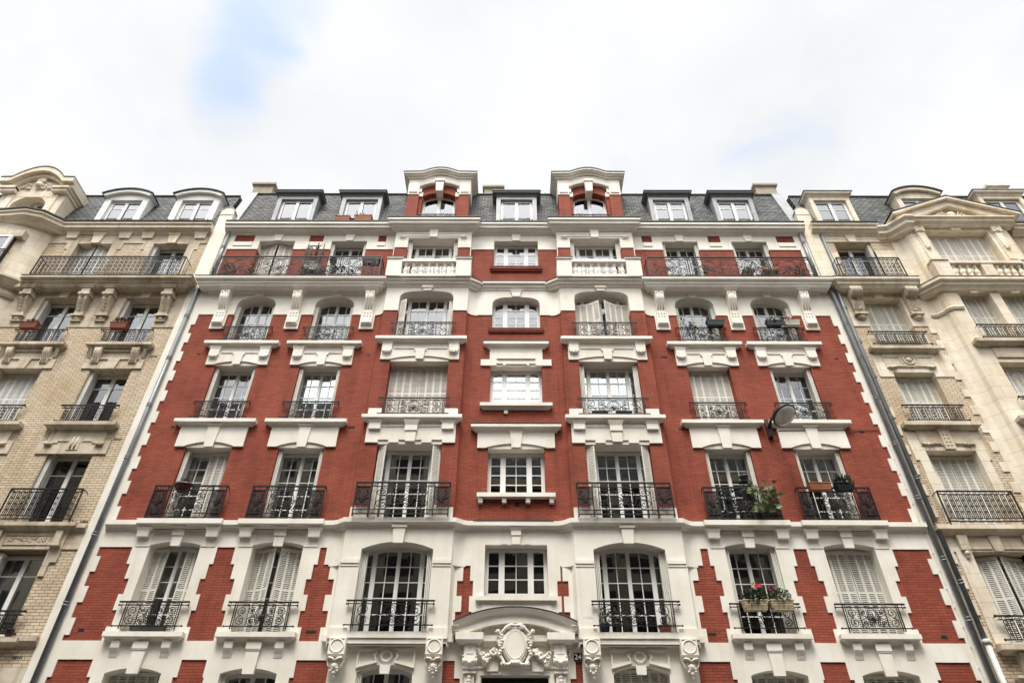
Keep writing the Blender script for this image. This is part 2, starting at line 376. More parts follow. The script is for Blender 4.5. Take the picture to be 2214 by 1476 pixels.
def _mk_all(name, S, mats, parent, org, label):
    r = None
    for q in S:
        o = link(name, q.mesh(name, mats, org), parent, org)
        if label: o['label'] = label
        r = r or o
    return r
def tag(o, label, cat, group=None):
    o['label'] = label; o['category'] = cat
    if group: o['group'] = group
    return o
def thing(name, loc, label, cat, group=None): return tag(link(name, None, None, loc), label, cat, group)
def struct(name, mb, mat):
    o = mk(name, mb, mat); o['kind'] = 'structure'; return o
def arc(x0, x1, zs, rise, n=12):        # points along a segmental arch, left to right
    w = (x1-x0)/2; cx = (x0+x1)/2; r = (w*w+rise*rise)/(2*rise); cz = zs+rise-r
    a = math.asin(min(1, w/r))
    return [(cx+r*math.sin(-a+2*a*i/n), cz+r*math.cos(-a+2*a*i/n)) for i in range(n+1)]
def basket(x0, x1, zs, rise, n=20, e=.7):     # flattened arch with rounded shoulders
    w = (x1-x0)/2; cx = (x0+x1)/2; P = []
    for i in range(n+1):
        t = math.pi*(1-i/n); c, q = math.cos(t), math.sin(t)
        P.append((cx+w*math.copysign(abs(c)**e, c), zs+rise*abs(q)**e))
    return P

# ------------------------------------------------------------------ wrought iron
def spiral(mb, cx, cz, r, y, turns=1.4, a0=0, d=1, rad=.0105, n=18, T=None):
    P = []
    for i in range(n+1):
        t = i/n; a = a0+d*turns*2*math.pi*t; q = r*(1-.82*t)
        P.append((cx+q*math.cos(a), y, cz+q*math.sin(a)))
    mb.tube(P, rad); mb.ball(P[-1], rad*2, 5, 3)
def ring(mb, cx, cz, rx, rz, y, rad=.010, n=18, a0=0, a1=360):
    full = a1-a0 >= 360
    P = [(cx+rx*math.cos(R(a0+(a1-a0)*i/n)), y, cz+rz*math.sin(R(a0+(a1-a0)*i/n))) for i in range(n if full else n+1)]
    mb.tube(P, rad, 4, full)
def curve(mb, pts, y, rad=.0105, n=6, **k):   # Catmull-Rom through (x,z) points
    P = [Vector((p[0], p[1])) for p in pts]; Q = [P[0]*2-P[1]]+P+[P[-1]*2-P[-2]]; o = []
    for i in range(1, len(Q)-2):
        for j in range(n):
            t = j/n; a, b, c, d = Q[i-1:i+3]
            o.append(.5*((2*b)+(c-a)*t+(2*a-5*b+4*c-d)*t*t+(3*b-a-3*c+d)*t**3))
    o.append(P[-1]); mb.tube([(p.x, y, p.y) for p in o], rad, 4, **k)
def palmette(mb, cx, cz, h, y, rad=.0095, leaves=7):
    for i in range(leaves):
        u = (i-(leaves-1)/2)/((leaves-1)/2); a = u*1.05; L = h*(1-.28*abs(u))
        tip = (cx+L*math.sin(a)*1.05, cz+L*math.cos(a)); mid = (cx+L*.5*math.sin(a*.45), cz+L*.55*math.cos(a*.45)); hook = (tip[0]+.06*h*(1 if u > 0 else -1 if u < 0 else 0), tip[1]-.06*h*abs(u))
        n = 8; P = []
        for j in range(n+1):
            t = j/n; q = [(1-t)**2*p0+2*t*(1-t)*p1+t*t*p2 for p0, p1, p2 in zip((cx+u*.04*h, cz), mid, tip)]; P.append((q[0], y, q[1]))
        P.append((hook[0], y, hook[1]))
        mb.tube(P, rad, 4, taper=[.7+.9*math.sin(math.pi*min(1, j/n)) for j in range(n+1)]+[.6])
def motif(mb, x0, x1, z0, z1, y, big=False, rad=.0105):   # palmette in a horseshoe with volutes and S-scrolls either side
    cx = (x0+x1)/2; h = z1-z0; w = x1-x0; k = min(.45*h, .22*w)
    ring(mb, cx, z0+.50*h, k*1.02, .47*h, y, rad, 22, -62, 242)
    ring(mb, cx, z0+.50*h, k*.78, .38*h, y, rad*.9, 20, -40, 220)
    palmette(mb, cx, z0+.26*h, .5*h, y, rad*.85)
    mb.box(cx-.12*k*2, cx+.12*k*2, y-rad, y+rad, z0+.24*h, z0+.24*h+2*rad)
    for s in (-1, 1):
        spiral(mb, cx+s*.42*k, z0+.22*h, .15*h, y, 1.3, R(90), -s, rad)
        xo = cx+s*k*1.05; xe = x1 if s > 0 else x0; m = (xo+xe)/2; hw = abs(xe-xo)/2
        rr = min(.23*h, hw*.8)
        curve(mb, [(xo, z0+.52*h), (m-s*.3*hw, z0+.58*h), (xe-s*.25*hw, z0+.66*h), (xe-s*.12*hw, z0+.8*h), (m, z0+.96*h)], y, rad, 5)
        spiral(mb, m, z0+.76*h, rr*.85, y, 1.5, R(80), s, rad)
        curve(mb, [(xo, z0+.50*h), (m-s*.2*hw, z0+.46*h), (xe-s*.2*hw, z0+.36*h), (xe-s*.1*hw, z0+.2*h), (m, z0+.03*h)], y, rad, 5)
        spiral(mb, m-s*.05*hw, z0+.24*h, rr, y, 1.6, R(-80), -s, rad)
        ring(mb, xo+s*.03, z0+.14*h, .03+.02*h, .03+.02*h, y, rad*.8, 10)
def bar(mb, x0, x1, y, z, r=.011): r *= 1.25; mb.box(x0, x1, y-r, y+r, z-r, z+r)
def vbar(mb, x, y, z0, z1, r=.008): r *= 1.35; mb.box(x-r, x+r, y-r, y+r, z0, z1)
def guard_mesh(w, h, y, wall=.12, fancy=1, ends=True, name='guard'):
    """window guard: local x centred, z from 0; stands at -y in front of the wall"""
    f = MB(); sc = MB(); hw = w/2; Y = -y
    bar(f, -hw, hw, Y, h, .014); bar(f, -hw, hw, Y, h-.075, .008); bar(f, -hw*.985, hw*.985, Y, .05, .009)
    if ends:
        for s in (-1, 1):
            for z in (h, h-.075): f.ball((s*(hw+.012), Y, z), .026, 6, 4); f.tube([(s*hw, Y, z), (s*hw*.985, 0, z)], .009)
            f.ball((s*(hw*.985+.02), Y, .05), .026, 6, 4)
    iw = hw-.16
    for s in (-1, 1):
        vbar(f, s*iw, Y, -.02, h); vbar(f, s*(iw-.05), Y, -.02, h, .006)
        for k in range(4): ring(sc, s*(iw-.025), .1+k*(h-.2)/3.4, .018, .035, Y, .005, 8)
    for k in (-.12, .12): ring(sc, k, h-.037, .032, .03, Y, .006, 10)
    for k in (-.12, .12): ring(sc, k, .022, .03, .026, Y, .005, 10)
    x = iw-.06
    if fancy:
        vbar(f, -x*.52, Y, .05, h-.075, .006); vbar(f, x*.52, Y, .05, h-.075, .006)
        motif(sc, -x*.52, x*.52, .055, h-.08, Y)
        for s in (-1, 1):
            a, b = sorted((s*x*.54, s*x)); m = (a+b)/2; q = (b-a)*.42; hh = h-.13
            spiral(sc, m, .055+hh*.72, q, Y, 1.5, R(-90), s); spiral(sc, m, .055+hh*.26, q, Y, 1.5, R(90), -s)
            curve(sc, [(m-q, .055+hh*.72), (m, .055+hh*.5), (m+q, .055+hh*.26)], Y, .006, 5)
    return f, sc
def ovals_guard(w, h, y, big=False):       # neighbours' ironwork: rounded uprights, small rings along the top
    f = MB(); sc = MB(); hw = w/2; Y = -y
    bar(f, -hw, hw, Y, h, .014); bar(f, -hw, hw, Y, h-.09, .008); bar(f, -hw, hw, Y, .05, .01)
    if big: bar(f, -hw, hw, Y, .14, .007)
    for s in (-1, 1):
        if not big:
            for z in (h, .05): f.ball((s*(hw+.015), Y, z), .034, 6, 4)
            f.tube([(s*hw, Y, h), (s*hw*.98, 0, h)], .01)
        else: f.tube([(s*hw, Y, h), (s*hw, 0, h)], .012); f.tube([(s*hw, Y, .05), (s*hw, 0, .05)], .01); vbar(f, s*hw, Y, -.03, h, .012)
    iw = hw-(.06 if big else .1); n = max(4, round(2*iw/.155)); p = 2*iw/n; lo = .15 if big else .06
    for i in range(n+1):
        x = -iw+i*p; ring(sc, x, h-.045, .03, .035, Y, .007, 9)
        if big: ring(sc, x, .095, .028, .032, Y, .006, 9)
    for i in range(n):
        x = -iw+(i+.5)*p; q = p*.3; a, b = lo, h-.1
        sc.tube([(x-q, Y, a), (x-q, Y, b-q), (x-q*.7, Y, b-q*.25), (x, Y, b), (x+q*.7, Y, b-q*.25), (x+q, Y, b-q), (x+q, Y, a)], .0105)
        if big or i % 2 == 0:
            sc.tube([(x, Y, a), (x, Y, b-.02)], .009)
            for k in range(3): ring(sc, x, a+(b-a)*(.25+.25*k), .022, .04, Y, .006, 8)
        else:
            for k in range(5): sc.tube([(x-q, Y, a+(b-a)*(.12+.17*k)), (x+q, Y, a+(b-a)*(.12+.17*k))], .008)
    return f, sc
IRON = {}
def railing(parent, key, maker, loc, label=None):
    """places a railing part with its scrollwork as a sub-part; equal railings share mesh data"""
    if key not in IRON:
        f, sc = maker(); IRON[key] = (f.mesh('railing', 'iron'), [q.mesh('scrollwork', 'iron') for q in sc.split(.03)])
    a, b = IRON[key]
    r = link('railing', a, parent, loc)
    for q in b: link('scrollwork', q, r, loc)
    if label: r['label'] = label
    return r

# ------------------------------------------------------------------ shutters and windows
def leaf_geo(mb, w, h, o, ang, pitch=.048):
    """one louvred leaf, hinge at o=(x,y,z), turned by ang about z (0 = closed, facing -y)"""
    c, s = math.cos(ang), math.sin(ang)
    def bx(x0, x1, y0, y1, z0, z1, tilt=0):
        v = []
        for x, y, z in [(x0,y0,z0),(x1,y0,z0),(x1,y1,z0),(x0,y1,z0),(x0,y0+tilt,z1),(x1,y0+tilt,z1),(x1,y1+tilt,z1),(x0,y1+tilt,z1)]:
            v.append((o[0]+x*c-y*s, o[1]+x*s+y*c, o[2]+z))
        f = [(0,1,5,4),(1,2,6,5),(2,3,7,6),(3,0,4,7),(4,5,6,7),(3,2,1,0)]
        if w < 0: f = [q[::-1] for q in f]
        mb.add(v, f)
    sg = 1 if w > 0 else -1; aw = abs(w); st = max(.022, aw*.13)
    bx(0, sg*st, -.013, .013, 0, h); bx(w-sg*st, w, -.013, .013, 0, h)
    n = max(3, int((h-.12)/pitch)); mid = n//2
    bx(sg*st, w-sg*st, -.012, .012, 0, .06); bx(sg*st, w-sg*st, -.012, .012, .06+n*pitch, h)
    for i in range(n):
        if i in (mid,): bx(sg*st, w-sg*st, -.011, .011, .06+i*pitch, .06+(i+1)*pitch-.004); continue
        bx(sg*st, w-sg*st, -.011, .020, .06+i*pitch, .06+i*pitch+pitch*.46, .0)
def shutter_side(win, xh, z0, h, yf, wtot, side, state, nl=3, mat='shut'):
    """leaves hung at xh on one side (side=+1: left jamb, opening to the right)"""
    if not state: return
    mb = MB(); lw = wtot/nl; y = yf-.075
    if state == 'fold':           # leaves stacked against the reveal, edge on
        for k in range(nl): leaf_geo(mb, side*lw*1.0, h, (xh+side*(.022+.034*k), y+.02, z0), -side*R(90-1.5*k))
    elif state == 'closed':
        for k in range(nl): leaf_geo(mb, side*lw*.985, h, (xh+side*lw*k, y, z0), 0)
    elif state == 'peak':         # closed but buckled outwards towards the meeting edge
        x, yy = xh, y
        for k in range(nl):
            a = -side*R(4+10*k); leaf_geo(mb, side*lw*.985, h, (x, yy, z0), a); x += side*lw*math.cos(a)*.985; yy += side*lw*math.sin(a)*.985
    elif state == 'part':         # outer leaves shut, inner folded back
        for k in range(nl-1): leaf_geo(mb, side*lw*.985, h, (xh+side*lw*k, y, z0), -side*R(16 if k else 0))
    elif state == 'ajar':
        x, yy = xh, y
        for k in range(nl):
            a = -side*R((0, 20, 34)[k]); leaf_geo(mb, side*lw*.985, h, (x, yy, z0), a); x += side*lw*math.cos(a)*.985; yy += side*lw*math.sin(a)*.985
    elif state == 'out':          # one leaf standing out, rest behind it
        leaf_geo(mb, side*lw*1.0, h, (xh+side*.05, y-.22, z0), -side*R(25)); leaf_geo(mb, side*lw, h, (xh+side*.03, y+.02, z0), -side*R(88))
    mk('shutter', mb, mat, win)
def window(b, x0, x1, z0, z1, yf, lay, rows, curtain=None, sh=(None, None), arch=None, glass='glass', bars=None, room='room', nl=3, label=None, smat='shut', shz=None, cfrac=1.0, fmat='paint', mar=.5, dep=1.6):
    """a window part: frame mesh with panes, curtain, room and shutters as sub-parts. lay = list of (width share, columns)"""
    f = MB(); g = MB(); t = .05; d0, d1 = yf, yf+.07
    f.box(x0, x0+t, d0, d1, z0, z1); f.box(x1-t, x1, d0, d1, z0, z1); f.box(x0+t, x1-t, d0, d1, z0, z0+t); f.box(x0+t, x1-t, d0, d1, z1-t, z1)
    if arch:
        P = arch; Q = [(x, z-.075) for x, z in P]
        f.prism(P+Q[::-1], d0-.004, d1-.004)
    tot = sum(a for a, _ in lay); x = x0+t; W = x1-x0-2*t
    for i, (a, nc) in enumerate(lay):
        w = W*a/tot; xa, xb = x, x+w; s = .05; y0, y1 = d0-.012, d1-.02
        f.box(xa+.002, xa+s, y0, y1, z0+t, z1-t); f.box(xb-s, xb-.002, y0, y1, z0+t, z1-t)
        f.box(xa+s, xb-s, y0, y1, z0+t, z0+t+.09); f.box(xa+s, xb-s, y0, y1, z1-t-.055, z1-t)
        zs = [z0+t+.09+(z1-z0-2*t-.145)*k/rows for k in range(1, rows)] if bars is None else [z0+(z1-z0)*q for q in bars]
        for z in zs: f.box(xa+s, xb-s, d0+.004, d0+.034, z-.012, z+.012)
        for k in range(1, nc): xx = xa+s+(w-2*s)*k/nc; f.box(xx-.011, xx+.011, d0+.002, d0+.036, z0+t+.09, z1-t-.055)
        g.box(xa+s-.01, xb-s+.01, d0+.018, d0+.024, z0+t+.08, z1-t-.045)
        if i:
            pw = .028 if nc > 1 and lay[i-1][1] > 1 else .075 if lay is CTR3 else .06
            if len(lay) > 1: f.box(xa-pw, xa+pw, y0-.014, y0, z0+t, z1-t)
        x = xb
    win = mk('window', f, fmat, b, label=label); sub = win if b.parent is None else b      # a dormer's panes hang in the dormer
    mk('pane', g, glass, sub)
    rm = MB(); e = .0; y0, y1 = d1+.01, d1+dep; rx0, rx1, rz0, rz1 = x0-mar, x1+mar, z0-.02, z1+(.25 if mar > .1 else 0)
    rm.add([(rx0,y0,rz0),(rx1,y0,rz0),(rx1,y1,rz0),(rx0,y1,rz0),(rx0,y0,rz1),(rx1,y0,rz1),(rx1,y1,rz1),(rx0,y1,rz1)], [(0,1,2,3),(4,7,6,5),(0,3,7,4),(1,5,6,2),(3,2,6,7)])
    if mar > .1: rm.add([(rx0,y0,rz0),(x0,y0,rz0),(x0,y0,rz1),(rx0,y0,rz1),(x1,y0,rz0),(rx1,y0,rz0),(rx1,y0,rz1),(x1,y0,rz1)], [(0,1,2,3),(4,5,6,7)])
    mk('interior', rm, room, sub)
    if curtain:
        kind = curtain[0]; c = MB(); yc = d1+.10
        def sheet(xa, xb, za, zb, amp=.03, per=.13):
            n = max(4, int((xb-xa)/.02)); vs = []; fs = []
            for i in range(n+1):
                xx = xa+(xb-xa)*i/n; yy = yc+amp*math.sin(2*math.pi*xx/per+math.sin(xx*9))
                vs += [(xx, yy, za), (xx, yy*.6+.4*yc, zb)]
            for i in range(n): fs.append((2*i, 2*i+2, 2*i+3, 2*i+1))
            c.add(vs, fs, True)
        zt = z1-.02
        if kind == 'full': sheet(x0, x1, z0, z0+(zt-z0)*cfrac)
        elif kind == 'sides': ww = (x1-x0)*.27; sheet(x0, x0+ww, z0, zt, .045, .1); sheet(x1-ww, x1, z0, zt, .045, .1)
        elif kind == 'left': sheet(x0, x0+(x1-x0)*.45, z0, zt, .045, .11)
        elif kind == 'right': sheet(x0+(x1-x0)*.6, x1, z0, zt, .04, .11)
        elif kind == 'low': sheet(x0, x1, z0, z0+(zt-z0)*.62)
        elif kind == 'mid': m = (x0+x1)/2; sheet(m-.2, m+.12, z0, zt, .05, .12)
        mk('curtain', c, curtain[1], sub)
    zh = shz or (z0+.02, z1-.02)
    for side, st in ((1, sh[0]), (-1, sh[1])):
        shutter_side(win, x0 if side > 0 else x1, zh[0], zh[1]-zh[0], yf, (x1-x0)/2*.985, side, st, nl, smat)
    return win
FR2 = [(1, 2), (1, 2)]; BAY4 = [(.42, 1), (1, 2), (1, 2), (.42, 1)]; CTR3 = [(.52, 1), (1.0, 2), (.52, 1)]; FR1 = [(1, 1), (1, 1)]
# ------------------------------------------------------------------ red brick apartment building
AX, BX, CX, DX, LX, RX, MX = -8.78, -6.11, 6.13, 8.69, -2.97, 2.96, .07
OUT = (AX, BX, CX, DX); BAY = (LX, RX); BF = -.20          # bay front plane
HW, HB, HM = .66, .92, .81
red = thing('apartment_building', (0, 0, 0), 'tall red brick apartment house with white plaster bands and two shallow bays', 'building', 'apartment houses in the row')
def build_red_walls():
    holes = []; bayh = {LX: [], RX: []}
    for c in OUT: holes += [(c-HW, c+HW, 3.4, 6.02), (c-HW, c+HW, 6.78, 9.09), (c-HW, c+HW, 9.6, 11.93), (c-HW, c+HW, 12.9, 14.92), (c-HW, c+HW, 15.95, 17.95), (c-HW, c+HW, 18.45, 20.78)]
    for c in BAY:
        holes.append((c-.65, c+.65, 3.4, 6.1))
        bayh[c] = [(c-HB, c+HB, 6.76, 9.02), (c-HB, c+HB, 9.6, 11.94), (c-HB, c+HB, 12.9, 14.96), (c-HB, c+HB, 15.9, 18.02), (c-HB, c+HB, 18.47, 20.73)]
        holes += bayh[c]
    cen = [(MX-HM, MX+HM, 7.68, 9.03), (MX-HM, MX+HM, 10.42, 11.9), (MX-HM, MX+HM, 13.4, 14.9), (MX-HM, MX+HM, 16.45, 17.94), (MX-HM, MX+HM, 19.36, 20.79)]
    holes += cen + [(-.74, .82, 1.0, 5.86)]
    w = MB(); w.cells([(-11.2, 11.0, 0, 21.4)], holes, 0, .36); mk('wall', w, 'red', red)
    for c in BAY:
        w = MB(); w.cells([(c-1.40, c+1.40, 6.5, 21.35)], bayh[c], BF, 0.005); mk('bay_wall', w, 'red', red)
    # plaster relief on the main plane
    p = MB(); t = 1e-3
    bset = set(bayh[LX]+bayh[RX])
    inset = [(a-.01, b+.01, c-.01, d+.01) if (a, b, c, d) in bset else (a+.005, b-.005, c, d-.005) for a, b, c, d in holes]
    rows = [(8.47, 8.92), (8.09, 8.47), (7.70, 8.09), (7.31, 7.70), (6.92, 7.31), (6.60, 6.92)]
    wo = [1.105, 1.015, .90, 1.015, .91, 1.015]; bo = [-4.83, -4.66, -4.51, -4.66, -4.52, -4.63]
    br = []
    for (z0, z1), o, b in zip(rows, wo, bo):
        br += [(AX+o, BX-o, z0, z1), (BX+o, b, z0, z1), (-b, CX-o, z0, z1), (CX+o, DX-o, z0, z1)]
        br += [(-10.74, AX-o, z0, z1), (DX+o, 10.74, z0, z1)]
    for z0, z1, a, b in ((8.06, 8.45, -1.27, -1.09), (7.68, 8.06, -1.41, -1.01), (7.30, 7.68, -1.28, -1.09), (6.60, 7.30, -1.42, -1.02)):
        br.append((a, b, z0, z1)); br.append((-b+.09 if b > -1.05 else -b+.1, -a-.03 if b > -1.05 else -a-.03, z0, z1))
    for k in range(13):
        z1 = 6.18-.38*k; z0 = z1-.38; o = (k % 2)*.09
        br += [(-10.64-o, -9.82+o, z0, z1), (-7.74-o, -7.15+o*.4, z0, z1), (-5.06-o, -4.29, z0, z1), (-1.64, -1.36+o*1.5, z0, z1), (1.45-o*1.5, 1.61, z0, z1), (4.29, 5.06+o, z0, z1), (7.15-o*.4, 7.74+o, z0, z1), (9.82-o, 10.64+o, z0, z1)]
    sq = [(-10.40, -9.67), (-7.62, -7.09), (-5.06, -4.76), (4.74, 5.12), (7.20, 7.66), (9.74, 10.40)]
    br += [(a, b, 20.73, 21.18) for a, b in sq]
    add = [(-11.27, 11.0, .6, 9.5), (-11.27, 11.0, 17.08, 18.45), (-11.27, 11.0, 20.33, 21.4), (-11.27, -10.73, 0, 21.4), (10.74, 11.0, 0, 21.4), (-11.27, -10.56, 18.4, 20.4), (10.5, 11.0, 18.4, 20.4)]
    teeth = [(17.08, 16.62)]+[(16.24-.7725*k, 15.85-.7725*k) for k in range(9)]
    add += [(-10.74, -10.615, b, a) for a, b in teeth]+[(10.62, 10.75, b, a) for a, b in teeth]
    add2 = [(-10.74, -10.615, 8.27-.385*2*k, 8.67-.385*2*k) for k in range(3)]
    br2 = []
    for r in br:       # cut the quoin teeth back into the brick panels
        br2.append(r)
    p.cells(add, br2+inset, -.028, .34)
    for a, b, c, d in add2: p.box(a, b, -.027, .02, c, d); p.box(-b, -a, -.027, .02, c, d)
    for c in OUT:
        A = arc(c-HW, c+HW, 8.97, .10); p.prism([(c-HW, 9.09)]+A+[(c+HW, 9.09)], -.0275, .345)
        A = basket(c-HW, c+HW, 17.45, .45, e=.8); p.prism([(c-HW, 17.95)]+A+[(c+HW, 17.95)], -.0275, .345)
        A = arc(c-HW, c+HW, 5.88, .12); p.prism([(c-HW, 6.02)]+A+[(c+HW, 6.02)], -.0275, .345)
    A = basket(MX-HM, MX+HM, 17.48, .43, e=.62); p.prism([(MX-HM, 17.94)]+A+[(MX+HM, 17.94)], -.0275, .345)
    for c in BAY:
        A = arc(c-.65, c+.65, 5.92, .17); p.prism([(c-.65, 6.1)]+A+[(c+.65, 6.1)], -.0275, .345)
    for a, b in sq:    # small ledges under the square brick panels
        m = (a+b)/2; q = (b-a)/2; p.box(m-q*.95, m+q*.95, -.055, -.0285, 20.50, 20.70)
    mk('plaster_band', p, 'white', red)
    for c in BAY:
        p = MB(); ins = [(a+.005, b-.005, z0, z1-.005) for a, b, z0, z1 in bayh[c]]
        p.cells([(c-1.40, c+1.40, 6.50, 9.5), (c-1.40, c+1.40, 17.11, 18.45), (c-1.40, c+1.40, 20.22, 21.35)], ins, BF-.028, .2)
        A = arc(c-HB, c+HB, 8.80, .20); p.prism([(c-HB, 9.02)]+A+[(c+HB, 9.02)], BF-.0275, .205)
        A = basket(c-HB, c+HB, 17.55, .45, e=.55); p.prism([(c-HB, 18.02)]+A+[(c+HB, 18.02)], BF-.0275, .205)
        for s in (-1, 1):      # imposts beside the arched window
            xa, xb = sorted((c+s*(HB+.01), c+s*1.395)); p.box(xa, xb, BF-.065, BF-.0285, 8.42, 8.52); p.box(xa, xb, BF-.045, BF-.0285, 8.35, 8.41)
        mk('bay_plaster', p, 'white', red)
        # hollow corners at the sides of the bay
        for s in (-1, 1):
            pl = [(c+s*1.398, 0.02), (c+s*1.398, BF)]+[(c+s*(1.40+.34*math.sin(R(90-i*15))), BF*(1-math.cos(R(90-i*15)))) for i in range(6, -1, -1)]
            pl = [(c+s*1.398, .02), (c+s*1.398, BF-.0)]+[(c+s*(1.74-.34*math.sin(R(i*15))), BF*(1-math.cos(R(i*15)))) for i in range(6, -1, -1)]+[(c+s*1.74, .02)]
            q = MB(); q.prism(pl, 9.3, 17.05, 'z'); mk('bay_corner', q, 'red', red)
            pw = [(x+(s*.004 if abs(x-c) > 1.41 else 0), y-.03 if y < .01 else y) for x, y in pl]
            q = MB(); q.prism(pw, 8.42, 9.45, 'z'); q.prism(pw, 17.05, 18.3, 'z')
            q.prism([(c+s*1.398, .02), (c+s*1.398, BF-.028), (c+s*1.41, BF-.022), (c+s*1.44, -.12), (c+s*1.48, -.04), (c+s*1.48, .02)], 6.45, 8.42, 'z')
            q.box(*sorted((c+s*1.38, c+s*1.401)), BF-.026, .0, 18.3, 21.3)
            mk('bay_corner', q, 'white', red)
build_red_walls()

def keystone(m, c, z0, z1, wb, wt, y0, y1): m.prism([(c-wb/2, z0), (c+wb/2, z0), (c+wt/2, z1), (c-wt/2, z1)], y0, y1)
def sill(m, c, hw, zt, dep, y=0, h=.11, under=.08):
    """moulded projecting sill with returned ends"""
    P = [(c-hw+.16, y+.02), (c-hw+.16, y), (c+hw-.16, y), (c+hw-.16, y+.02)]
    e = dep
    m.sweep([(c-hw+e, y+.001), (c-hw+e, y), (c+hw-e, y), (c+hw-e, y+.001)], [(-.01, zt-h-under), (e*.35, zt-h-under), (e*.5, zt-h-under*.6), (e*.82, zt-h-.004), (e, zt-h), (e, zt), (-.01, zt+.012)])
    m.box(c-hw+e, c+hw-e, y-.012, y+.3, zt-h, zt+.012)
def guttae(m, c, z, y, w, r=.05):
    for k in (-1, 0, 1): m.ball((c+k*w*.34, y-.03, z-(.012 if k == 0 else 0)), r*(1.15 if k == 0 else .95), 8, 5, 1, .8, .9)
def trims():
    for c in OUT:
        # second floor: sill with brackets, arch keystone
        m = MB(); sill(m, c, .95, 6.76, .20); 
        for s in (-1, 1): m.prism([(-.13, 6.57), (.0, 6.57), (.0, 6.22), (-.035, 6.22), (-.06, 6.30), (-.12, 6.42)], c+s*.60-.1, c+s*.60+.1, 'x')
        mk('window_sill', m, 'white', red)
        m = MB(); keystone(m, c, 5.86, 6.50, .27, .33, -.10, -.028); m.box(c-.18, c+.18, -.125, -.101+.0, 6.40, 6.56); keystone(m, c, 6.37, 6.40, .31, .31, -.115, -.101)
        keystone(m, c, 8.93, 9.30, .24, .30, -.09, -.028); m.box(c-.155, c+.155, -.115, -.0905, 9.21, 9.40)
        mk('keystone', m, 'white', red)
        m = MB(); m.cells([(c-1.03, c-HW-.0, 8.93, 9.3), (c+HW, c+1.03, 8.93, 9.3)], [], -.045, -.0285)
        for s in (-1, 1):
            x = c+s*.90; m.taper(x-.15, x+.15, -.17, -.046, 9.16, 9.30, 0, .02); m.taper(x-.2, x+.2, -.20, -.02, 9.30, 9.40, .05, .03)
        m.taper(c-.2, c+.2, -.20, -.02, 9.401, 9.42, .02, .02)
        mk('console', m, 'white', red)
        # third floor lintel with flat arch, carrying the sill of the fourth
        m = MB(); A = arc(c-.70, c+.70, 11.945, .14)
        m.prism([(c-.985, 11.93), (c-.70, 11.93)]+A+[(c+.70, 11.93), (c+.985, 11.93), (c+.985, 12.64), (c-.985, 12.64)], -.06, 0.002)
        m.box(c-.70, c+.70, -.014, .01, 11.932, 12.12); m.box(c-HW+.004, c+HW-.004, -.012, .345, 11.912, 11.95)
        keystone(m, c, 11.90, 12.62, .26, .36, -.10, -.061)
        mk('lintel', m, 'whitest', red)
        m = MB(); sill(m, c, 1.20, 12.80, .20); m.taper(c-.22, c+.22, -.15, 0, 12.60, 12.66, .02, .02); mk('window_sill', m, 'whitest', red)
        # fourth floor lintel with hanging blocks
        m = MB(); A = arc(c-.70, c+.70, 14.935, .12)
        m.prism([(c-.975, 14.92), (c-.70, 14.92)]+A+[(c+.70, 14.92), (c+.975, 14.92), (c+.975, 15.64), (c-.975, 15.64)], -.06, .002)
        m.box(c-.70, c+.70, -.014, .01, 14.922, 15.08); m.box(c-HW+.004, c+HW-.004, -.012, .345, 14.902, 14.94)
        keystone(m, c, 14.90, 15.34, .24, .30, -.10, -.061); m.box(c-.19, c+.19, -.098, -.0605, 15.30, 15.42)
        for s in (-1, 1):
            xa, xb = sorted((c+s*.17, c+s*.60)); m.box(xa, xb, -.085, -.061, 15.37, 15.42)
            x = c+s*.80; m.taper(x-.155, x+.155, -.12, -.0605, 15.26, 15.50, .0, .0); m.taper(x-.19, x+.19, -.15, -.06, 15.50, 15.60, .03, .03)
            guttae(m, x, 15.21, -.09, .27, .048)
        mk('lintel', m, 'whitest', red)
        m = MB(); sill(m, c, 1.20, 15.80, .20); mk('window_sill', m, 'whitest', red)
        # fifth and sixth floor keystones
        m = MB(); keystone(m, c, 17.88, 18.16, .24, .32, -.09, -.028); m.box(c-.19, c+.19, -.12, -.028, 18.10, 18.2)
        keystone(m, c, 20.76, 21.12, .24, .34, -.08, -.028); m.taper(c-.24, c+.24, -.14, -.028, 21.10, 21.2, .05, .05)
        mk('keystone', m, 'whitest', red)
    for c in BAY:
        f = BF
        m = MB(); keystone(m, c, 8.94, 9.42, .26, .34, f-.10, f-.028); m.box(c-.2, c+.2, f-.13, f-.028, 9.36, 9.44)
        keystone(m, c, 5.88, 6.08, .22, .25, -.08, -.028); mk('keystone', m, 'white', red)
        # base of the bay
        m = MB(); m.box(c-.99, c+.99, f-.06, .1, 6.62, 6.76); m.box(c-1.0, c+1.0, f-.03, .05, 6.54, 6.62); m.box(c-1.0, c+1.0, f+.03, .02, 6.48, 6.54)
        for s in (-1, 1):
            xa, xb = sorted((c+s*.97, c+s*1.42)); m.box(xa, xb, f-.07, .02, 6.60, 6.85); m.box(*sorted((c+s*1.42, c+s*1.56)), f+.02, .02, 6.56, 6.70)
        mk('bay_base', m, 'white', red)
        for s in (-1, 1):
            x = c+s*1.13; m = MB(); m.box(x-.195, x+.195, f-.12, -.02, 6.24, 6.60); m.taper(x-.21, x+.21, f-.14, -.02, 6.19, 6.24, .02, .02)
            m.tube([(x+.15*math.cos(2*math.pi*i/20), f-.122, 6.42+.145*math.sin(2*math.pi*i/20)) for i in range(20)], .02, 6, True)
            m.box(x-.16, x+.16, f-.135, f-.12, 6.575, 6.59)
            cb = mk('console', m, 'white', red)
            m = MB(); rnd = random.Random(int(x*100))
            m.taper(x-.2, x+.2, f-.02, -.02, 5.93, 6.19, .13, .14)
